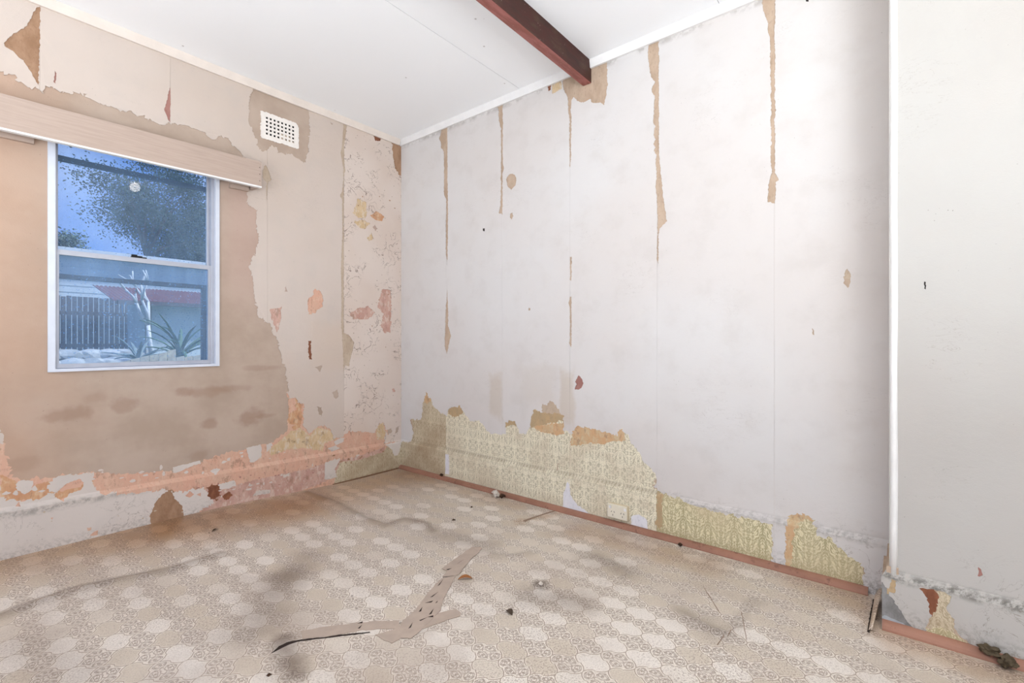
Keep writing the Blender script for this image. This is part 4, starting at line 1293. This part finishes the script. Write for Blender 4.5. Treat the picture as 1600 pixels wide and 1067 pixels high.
# ------------------------------------------------------------------ FLOOR TAPE AND SPLITS
TAPES = [
    ('narrow taupe tape strip along the dark split in the vinyl', [(470, 987), (500, 981), (560, 974), (590, 971), (624, 971), (626, 983), (590, 984), (560, 986), (525, 993), (472, 999)], 0.0010,
     [[(558, 975), (567, 972), (566, 975)], [(559, 983), (566, 977), (562, 983)]]),
    ('short taupe tape strip laid crosswise under the wide patch', [(587, 993), (620, 983), (675, 962), (712, 952), (719, 958), (719, 963), (672, 979), (640, 992), (613, 1006), (600, 1001)], 0.0018, []),
    ('wide cracked taupe tape patch over the torn vinyl', [(626, 975), (645, 958), (660, 940), (677, 918), (690, 905), (712, 900), (704, 917), (694, 935), (688, 955), (672, 972), (655, 988), (642, 999), (624, 997)], 0.0026,
     [[(672, 935), (685, 926), (676, 934)], [(664, 944), (677, 940), (674, 943)], [(670, 962), (678, 952), (674, 961)], [(654, 958), (660, 950), (658, 957)], [(668, 966), (677, 963), (677, 966)], [(638, 984), (645, 974), (642, 982)], [(655, 971), (668, 966), (657, 972)], [(680, 944), (684, 940), (683, 943)]]),
    ('ragged taupe tape strip reaching toward the fallen brown leaf', [(690, 890), (705, 878), (722, 866), (738, 855), (750, 856), (753, 859), (738, 872), (726, 886), (716, 899), (692, 903), (698, 893)], 0.0034,
     [[(697, 891), (706, 889), (700, 892)], [(714, 882), (725, 875), (716, 881)], [(684, 917), (692, 907), (687, 915)]]),
]
for k, (lab, q, lf, tears) in enumerate(TAPES):
    o = floor_patch('floor_tape', q, M_TAPE, None, lf, 0.0012, 500 + k)
    tag(o, lab, 'tape', 'tape strips over the torn floor')
    for t_, tq in enumerate(tears):
        floor_patch('tear', tq, M_TEAR, o, lf + 0.0009, 0.0, 1, 0.0002)
floor_patch('vinyl_split', [(424, 1021), (436, 1010), (448, 1004.5), (470, 1000), (500, 997), (530, 992.4), (578, 988), (579, 989), (535, 994), (495, 999), (465, 1003), (450, 1008), (438, 1014)], M_TEAR, FLOOR, 0.0012, 0.0008, 520, 0.0004)
floor_patch('worn_edge', [(817, 814), (840, 806), (858, 800), (876, 795), (876, 796.5), (850, 804), (820, 815.5)], M_SCRATCH, FLOOR, 0.001, 0.0006, 521, 0.0003)
for k, q in enumerate([[(1098, 915), (1104, 926), (1112, 938), (1124, 958), (1125, 957.8), (1112.8, 937.5), (1104.6, 925.4)], [(1158, 957), (1166, 1000), (1167, 1000.4), (1159, 957)], [(1120, 1008), (1131, 993), (1131.8, 993.6), (1120.8, 1009)], [(1136, 995), (1142, 984), (1142.8, 984.6), (1136.8, 995.6)]]):
    floor_patch('scratch', q, M_SCRATCH, FLOOR, 0.0009, 0.0004, 530 + k, 0.0002)


def floor_obj_loc(p): 
    q = fl(p)
    return (q[0], q[1], floor_z(q[0], q[1]))


# curled vinyl at the step of the wall
def vinyl_flap():
    V, Fc = [], []
    base_a = np.array(fl((1357, 985))[:2]); base_b = np.array(fl((1366, 938))[:2])
    n = 6
    for i in range(n + 1):
        t = i / n
        b0 = base_a * (1 - t) + base_b * t
        for j in range(5):
            u = j / 4
            h = 0.055 * (0.12 + 0.88 * t) * math.sin(u * math.pi / 2)
            off = np.array([0.004, -0.026]) * (1 - math.cos(u * math.pi / 2)) * (0.4 + 0.6 * t)
            V.append((b0[0] + off[0], b0[1] + off[1], 0.001 + h))
    for i in range(n):
        for j in range(4):
            a = i * 5 + j
            Fc.append((a, a + 1, a + 6, a + 5))
    o = mesh_obj('vinyl_flap', V, Fc, M_LINO, FLOOR, True)
    md = o.modifiers.new('s', 'SOLIDIFY'); md.thickness = 0.0015
    return o


vinyl_flap()
floor_patch('gap_at_wall', [(1355, 986), (1360, 955), (1364, 936), (1373, 936), (1368, 950), (1362, 975), (1358, 988)], M_TEAR, FLOOR, 0.0008, 0.0006, 541, 0.0002)

# ------------------------------------------------------------------ DEBRIS
def lump(name, p, size, mat, label, cat, seed, squash=0.6, z=None, xy=None):
    bm = bmesh.new()
    bmesh.ops.create_icosphere(bm, subdivisions=3, radius=1.0)
    for v in bm.verts:
        k = 1.0 + 0.6 * mnoise.noise(v.co * 1.3 + Vector((seed, 0, 0))) + 0.45 * mnoise.noise(v.co * 3.1 + Vector((0, seed, 0)))
        v.co = Vector((v.co.x * size * k, v.co.y * size * k * 0.75, v.co.z * size * k * squash))
    mz = min(v.co.z for v in bm.verts)
    for v in bm.verts: v.co.z -= mz
    o = bm_obj(name, bm, mat)
    loc = floor_obj_loc(p) if xy is None else xy
    o.location = (loc[0], loc[1], (loc[2] if z is None else z) - 0.001)
    o.rotation_euler = (0, 0, seed * 1.3)
    return tag(o, label, cat)


M_CHUNK = plain('broken_plaster', (216, 206, 196), 0.9, 0.1, 0.2, 60, 0, 0.4)
M_DIRT = plain('dark_dirt', (78, 58, 46), 0.95, 0.1, 0.3, 80, 0, 0.4)
M_LEAF_B = plain('dry_leaf', (164, 108, 66), 0.8, 0.2, 0.25, 60)
M_LEAF_D = plain('dark_dead_leaf', (84, 70, 58), 0.8, 0.2, 0.25, 60)
q = on_x((793, 767), -0.062)
lump('plaster_chunk', None, 0.026, M_CHUNK, 'white broken plaster chunk lying against the brown skirting strip', 'rubble', 1.0, 0.75, None, (-0.066, -1.058, 0.0))
lump('dirt_clod', None, 0.016, M_DIRT, 'dark dirt clod resting beside the white plaster chunk', 'rubble', 2.0, 0.8, None, (-0.064, -1.112, 0.0))
lump('dirt_clod', (1063, 853), 0.011, M_DIRT, 'small dark clod on the vinyl to the side of the power outlet', 'rubble', 3.0)
lump('dirt_clod', None, 0.012, M_DIRT, 'tiny dark clod on the brown strip below the narrow bare plaster slit', 'rubble', 4.0, 0.7, 0.024, (-0.028, -0.50, 0.024))
lump('plaster_crumb', (625, 974), 0.0045, M_CHUNK, 'small white crumb at the joint of two tape strips', 'rubble', 5.0, 0.6, floor_z(*fl((625, 974))[:2]) + 0.003)
lump('plaster_crumb', (1129, 1024), 0.0075, M_CHUNK, 'pale flat chip on the grey smudged vinyl near the scratches', 'rubble', 6.0, 0.3)
lump('dirt_clod', (420, 1056), 0.006, M_DIRT, 'small dark crumb on the smudged vinyl beyond the narrow tape end', 'rubble', 7.0, 0.5)
lump('dirt_clod', (737, 793), 0.007, M_DIRT, 'elongated dark crumb on the clean vinyl in front of the damask wall', 'rubble', 8.0, 0.4)
lump('dirt_clod', (709, 813), 0.009, M_DIRT, 'flat brown crumb on the pale vinyl between crease and skirting strip', 'rubble', 9.0, 0.4)
lump('plaster_crumb', (845, 915), 0.011, M_CHUNK, 'pale worn nub on top of the dark bump in the vinyl', 'rubble', 10.0, 0.25, floor_z(BUMP[0], BUMP[1]) - 0.001)
M_MOSS = plain('dark_grime', (92, 80, 64), 0.95, 0.1, 0.35, 70, 0, 0.6)
for k, (p, s) in enumerate([((1545, 1035), 0.03), ((1575, 1045), 0.035)]):
    qq = on_x(p, PX - 0.045)
    lump('grime_clump', None, s * 0.8, M_MOSS, ['dark grime clump on the end of the brown strip under the projecting wall', 'larger dark grime clump past the end of the brown strip at the projecting wall'][k], 'rubble', 11.0 + k, 0.55, None, (PX - 0.035 - 0.01 * k, qq[1], 0.004 if k else 0.024))


def leaf(p, L, W, mat, label, rz, curl, seed):
    n, mth = 9, 5
    V, Fc = [], []
    for i in range(n + 1):
        t = i / n
        w = W * math.sin(math.pi * min(1, t * 0.97 + 0.015)) ** 0.8
        for j in range(mth):
            u = j / (mth - 1) * 2 - 1
            V.append((L * (t - 0.5), w * u, curl * (1 - (2 * t - 1) ** 2) + 0.35 * w * u * u + 0.001 * mnoise.noise(Vector((t * 5, u * 2, seed)))))
    for i in range(n):
        for j in range(mth - 1):
            a = i * mth + j
            Fc.append((a, a + 1, a + mth + 1, a + mth))
    o = mesh_obj('dry_leaf', V, Fc, mat, None, True)
    md = o.modifiers.new('s', 'SOLIDIFY'); md.thickness = 0.0008
    loc = floor_obj_loc(p)
    o.location = (loc[0], loc[1], loc[2] + 0.0008)
    o.rotation_euler = (0, 0, rz)
    return tag(o, label, 'leaf')


leaf((727, 905), 0.062, 0.013, M_LEAF_B, 'curled brown dry leaf beside the ragged tape strip', -0.75, 0.010, 1)
leaf((796, 957), 0.038, 0.012, M_LEAF_D, 'dark crumpled leaf on the patterned vinyl', -1.9, 0.006, 2)
leaf((336, 836), 0.034, 0.007, M_LEAF_D, 'thin dark leaf sliver on browned vinyl near the window wall skirting', 0.4, 0.003, 3)

# ------------------------------------------------------------------ CEILING LAMP (behind the beam, above the camera; seen only in the pane)
LAMP = empty('ceiling_lamp', (-1.09, -2.676, CEIL_Z))
tag(LAMP, 'small round white ceiling lamp behind the red beam', 'lamp')
bm = bmesh.new()
bmesh.ops.create_cone(bm, cap_ends=True, segments=24, radius1=0.06, radius2=0.05, depth=0.03)
bmesh.ops.translate(bm, verts=bm.verts, vec=(0, 0, -0.015))
bm_obj('lamp_base', bm, M_TRIM_W, LAMP)
gm = bpy.data.materials.new('lamp_glass'); gm.use_nodes = True
gb = gm.node_tree.nodes['Principled BSDF']
gb.inputs['Base Color'].default_value = (1, 1, 1, 1)
gb.inputs['Emission Color'].default_value = (1.0, 0.92, 0.82, 1)
gb.inputs['Emission Strength'].default_value = 16.0
bm = bmesh.new()
bmesh.ops.create_uvsphere(bm, u_segments=20, v_segments=12, radius=0.042)
bmesh.ops.translate(bm, verts=bm.verts, vec=(0, 0, -0.075))
bm_obj('lamp_globe', bm, gm, LAMP, True)

# ------------------------------------------------------------------ GARDEN OUTSIDE
M_SOIL = plain('garden_soil', (120, 116, 108), 0.95, 0.1, 0.3, 3)
M_GRASS = plain('garden_grass', (104, 122, 92), 0.95, 0.1, 0.3, 5)
bm = bmesh.new()
bx(bm, (-30, 0.12, -1.0), (30, 4.6, -0.55))
bx(bm, (-30, 4.6, -1.0), (30, 60, 0.52))
tag(bm_obj('garden_ground', bm, M_GRASS), 'terraced garden ground beyond the window', None, None, 'structure')

M_PALE_TIMBER = plain('pale_weathered_timber', (206, 196, 176), 0.85, 0.2, 0.25, 14)
BF = empty('board_fence', (-0.6, 5.0, 0.3))
tag(BF, 'low fence of pale weathered upright boards below the agave', 'fence')
rb = random.Random(3)
for k in range(13):
    x0 = -0.36 + k * 0.105
    zt = 0.37 + 0.19 * min(1.0, k / 7.0) - 0.09 * (1 if k > 7 else 0) + rb.uniform(-0.008, 0.008)
    o = mesh_obj('board', [(x0, 0, -0.2), (x0 + 0.098, 0, -0.2), (x0 + 0.098, 0, zt + 0.02), (x0, 0, zt), (x0, 0.02, -0.2), (x0 + 0.098, 0.02, -0.2), (x0 + 0.098, 0.02, zt + 0.02), (x0, 0.02, zt)],
                 [(0, 1, 2, 3), (5, 4, 7, 6), (4, 0, 3, 7), (1, 5, 6, 2), (3, 2, 6, 7), (4, 5, 1, 0)], M_PALE_TIMBER, BF)
box('rail', (-0.36, 0.02, 0.05), (1.0, 0.05, 0.12), M_PALE_TIMBER, BF)

# agave
M_AGAVE = plain('agave_green', (86, 116, 92), 0.6, 0.3, 0.25, 12)
AG = empty('agave_plant', (0.95, 8.6, 0.52))
tag(AG, 'spiky green agave with long arching leaves outside the window', 'plant')


def blade(parent, az, el, L, W, mat, droop):
    n = 8
    V, Fc = [], []
    p = Vector((0, 0, 0.15))
    e = el
    for i in range(n + 1):
        t = i / n
        w = W * (0.55 + 0.9 * t) * (1 - t) ** 0.6 if t < 1 else 0.0005
        d = Vector((math.cos(az) * math.cos(e), math.sin(az) * math.cos(e), math.sin(e)))
        sd = Vector((-math.sin(az), math.cos(az), 0))
        up = d.cross(sd)
        V += [p + sd * w - up * w * 0.3, p + up * w * 0.15, p - sd * w - up * w * 0.3]
        p = p + d * (L / n)
        e -= droop / n
    for i in range(n):
        for j in range(2):
            a = i * 3 + j
            Fc.append((a, a + 1, a + 4, a + 3))
    o = mesh_obj('leaf', V, Fc, mat, parent, True)
    md = o.modifiers.new('s', 'SOLIDIFY'); md.thickness = 0.01
    return o


ra = random.Random(11)
for k in range(22):
    blade(AG, k * 2.399, math.radians(ra.uniform(28, 82)), ra.uniform(0.75, 1.1), ra.uniform(0.045, 0.065), M_AGAVE, ra.uniform(0.5, 1.7))
bm = bmesh.new(); tube(bm, [(0, 0, -0.02), (0, 0, 0.2)], [0.10, 0.07], 10)
bm_obj('stem', bm, M_AGAVE, AG)
M_GREYLEAF = plain('grey_leaf', (128, 146, 150), 0.7, 0.2, 0.25, 12)
AG2 = empty('silver_plant', (0.10, 8.0, 0.50))
tag(AG2, 'smaller silvery spiky plant beside the green agave', 'plant')
for k in range(14):
    blade(AG2, k * 2.399 + 0.5, math.radians(ra.uniform(15, 75)), ra.uniform(0.4, 0.6), 0.05, M_GREYLEAF, ra.uniform(0.4, 1.0))
bm = bmesh.new(); tube(bm, [(0, 0, 0.0), (0, 0, 0.18)], [0.07, 0.05], 10)
bm_obj('stem', bm, M_GREYLEAF, AG2)

# shed with red roof
SH = empty('garden_shed', (2.6, 12.4, 0.52))
tag(SH, 'white garden shed with a red corrugated roof', 'shed')
M_SHED = plain('shed_white', (214, 222, 226), 0.7, 0.2, 0.12, 2)
M_REDROOF = plain('red_roof', (132, 84, 86), 0.7, 0.2, 0.25, 9)
M_POST = plain('shed_post', (190, 186, 180), 0.7, 0.2, 0.1, 6)
for k in range(2):
    box('wall_panel', (-1.22 + 0.0, 0.0, k * 0.72), (1.8, 0.06, k * 0.72 + 0.712), M_SHED, SH)
box('corner_post', (-1.34, -0.06, 0.0), (-1.22, 0.06, 1.5), M_POST, SH)
box('gutter', (-2.0, -0.45, 1.40), (1.9, -0.36, 1.50), plain('shed_gutter', (96, 90, 92), 0.7, 0.2, 0.1, 6), SH)
V, Fc = [], []
ncor = 90
for i in range(ncor + 1):
    x = -2.1 + 4.1 * i / ncor
    w = 0.014 * math.cos(i * math.pi)
    V += [(x, -0.42, 1.50 + w), (x, 1.8, 2.02 + w)]
for i in range(ncor):
    Fc.append((2 * i, 2 * i + 2, 2 * i + 3, 2 * i + 1))
ro = mesh_obj('corrugated_roof', V, Fc, M_REDROOF, SH)
md = ro.modifiers.new('s', 'SOLIDIFY'); md.thickness = 0.02
box('side_wall', (-1.34, 0.0, 0.0), (-1.28, 1.8, 1.5), M_SHED, SH)

# dark paling fence
PF = empty('paling_fence', (-0.6, 14.6, 0.52))
tag(PF, 'tall dark weathered paling fence beside the white shed', 'fence')
M_PALING = plain('dark_paling', (104, 102, 110), 0.85, 0.2, 0.3, 6)
pal = None
rp = random.Random(8)
for k in range(26):
    x = -0.6 + k * 0.115
    if pal is None:
        bm = bmesh.new(); bx(bm, (-0.05, 0, 0), (0.05, 0.02, 1.72), 0.003)
        pal = bm_obj('paling', bm, M_PALING, PF); o = pal
    else:
        o = pal.copy(); COL.objects.link(o); o.parent = PF
    o.location = (x, rp.uniform(-0.004, 0.004), rp.uniform(-0.03, 0.0))
box('rail', (-0.7, 0.02, 0.3), (2.4, 0.07, 0.4), M_PALING, PF)
box('rail', (-0.7, 0.02, 1.2), (2.4, 0.07, 1.3), M_PALING, PF)
# stone blocks in front of the fence
M_STONE = plain('garden_stone', (176, 180, 182), 0.9, 0.1, 0.3, 5)
SW = empty('stone_bank', (-0.6, 9.2, 0.50))
tag(SW, 'low bank of rough pale stones before the dark paling fence', 'stones')
rs = random.Random(21)
for k in range(10):
    bm = bmesh.new()
    bmesh.ops.create_icosphere(bm, subdivisions=2, radius=0.22)
    for v in bm.verts:
        v.co = v.co * (1 + 0.35 * mnoise.noise(v.co * 5 + Vector((k, 0, 0))))
        v.co.z *= 0.55; v.co.x *= 1.3
    o = bm_obj('stone', bm, M_STONE, SW)
    o.location = (-0.35 + (k % 5) * 0.30 + rs.uniform(-0.05, 0.05), (k // 5) * 0.25, 0.06 + (k // 5) * 0.16)

# neighbour's weatherboard house
HS = empty('neighbour_house', (2.0, 17.0, 0.52))
tag(HS, 'pale weatherboard house wall behind the shed and fence', 'house')
M_WB = plain('weatherboard_paint', (198, 206, 214), 0.7, 0.2, 0.06, 2)
wbd = None
for k in range(16):
    if wbd is None:
        bm = bmesh.new(); prism(bm, [(-0.02, 0.0), (-0.008, 0.205), (0.02, 0.205), (0.02, 0.0)], 'x', -3.5, 6.0)
        wbd = bm_obj('weatherboard', bm, M_WB, HS); o = wbd
    else:
        o = wbd.copy(); COL.objects.link(o); o.parent = HS
    o.location = (0, 0, k * 0.2)
box('eaves', (-3.8, -0.4, 3.2), (6.3, 0.3, 3.34), plain('eave_paint', (216, 222, 228), 0.7, 0.2, 0.05, 4), HS)

# bare white-barked shrub
SB = empty('bare_shrub', (0.75, 9.6, 0.5))
tag(SB, 'bare pale branching shrub standing in front of the dark fence', 'shrub')
M_BARK = plain('pale_bark', (206, 208, 212), 0.8, 0.2, 0.15, 8)
rbk = random.Random(4)
bm = bmesh.new()


def branch(p, d, L, r, depth):
    q = p + d * L
    m_ = (p + q) / 2 + Vector((rbk.uniform(-1, 1), rbk.uniform(-1, 1), 0)) * L * 0.08
    tube(bm, [p, m_, q], [r, r * 0.85, r * 0.7], 6)
    if depth == 0: return
    for k in range(2 if depth < 3 else 3):
        nd = (d + Vector((rbk.uniform(-0.8, 0.8), rbk.uniform(-0.5, 0.5), rbk.uniform(-0.05, 0.5)))).normalized()
        branch(q, nd, L * rbk.uniform(0.6, 0.8), r * 0.68, depth - 1)


branch(Vector((0, 0, 0)), Vector((-0.12, 0, 1)).normalized(), 0.85, 0.055, 3)
bm_obj('branches', bm, M_BARK, SB, True)


# trees
def tree(name, label, base, trunk_h, crown_c, crown_r, n_leaf, leaf_s, mats, seed, clumps=26):
    root = empty(name, base)
    tag(root, label, 'tree', 'trees beyond the window')
    r = random.Random(seed)
    bm = bmesh.new()
    tube(bm, [(0, 0, -0.05), (0.1, 0, trunk_h * 0.5), (0.0, 0.1, trunk_h)], [0.22, 0.17, 0.12], 8)
    cents = []
    for k in range(clumps):
        while True:
            v = Vector((r.uniform(-1, 1), r.uniform(-1, 1), r.uniform(-1, 1)))
            if v.length < 1: break
        c = Vector(crown_c) + Vector((v.x * crown_r[0], v.y * crown_r[1], v.z * crown_r[2]))
        cents.append(c)
        if k % 2 == 0:
            a = Vector((0, 0.1, trunk_h))
            mid = (a + c) / 2 + Vector((r.uniform(-.2, .2), r.uniform(-.2, .2), 0.1))
            tube(bm, [a, mid, c], [0.07, 0.04, 0.015], 5)
    bm_obj('trunk', bm, mats[0], root, True)
    V, Fc = [], []
    for i in range(n_leaf):
        c = cents[r.randrange(len(cents))]
        p = c + Vector((r.gauss(0, 1), r.gauss(0, 1), r.gauss(0, 0.7))) * (crown_r[0] * 0.19)
        d = Vector((r.uniform(-1, 1), r.uniform(-1, 1), r.uniform(-1, 0.6))).normalized()
        s = d.cross(Vector((r.uniform(-1, 1), r.uniform(-1, 1), r.uniform(-1, 1)))).normalized()
        L, W = leaf_s * r.uniform(0.7, 1.3), leaf_s * 0.28
        k = len(V)
        V += [p, p + d * L * 0.5 + s * W, p + d * L, p + d * L * 0.5 - s * W]
        Fc.append((k, k + 1, k + 2, k + 3))
    mesh_obj('foliage', V, Fc, mats[1], root)
    return root


M_TRUNK = plain('tree_bark', (110, 104, 100), 0.9, 0.1, 0.3, 6)
M_FOL1 = plain('gum_foliage', (88, 106, 96), 0.7, 0.2, 0.35, 1.5)
M_FOL2 = plain('dark_foliage', (70, 92, 92), 0.7, 0.2, 0.35, 1.5)
M_FOL3 = plain('soft_foliage', (112, 134, 124), 0.7, 0.2, 0.3, 1.5)
tree('gum_tree', 'tall grey green gum tree rising behind the weatherboard house', (3.45, 21.5, 0.52), 4.0, (0.1, 0, 6.2), (2.3, 1.2, 2.2), 22000, 0.105, (M_TRUNK, M_FOL1), 31, 34)
tree('dark_tree', 'dark dense tree close behind the shed roof', (7.7, 29.0, 0.52), 3.0, (0.0, 0, 5.6), (2.2, 1.4, 2.8), 16000, 0.14, (M_TRUNK, M_FOL2), 32, 28)
tree('garden_tree', 'soft pale green tree at the end of the weatherboard house', (0.9, 28.5, 0.52), 2.6, (0.0, 0, 4.6), (1.6, 1.2, 1.3), 9000, 0.15, (M_TRUNK, M_FOL3), 33, 20)
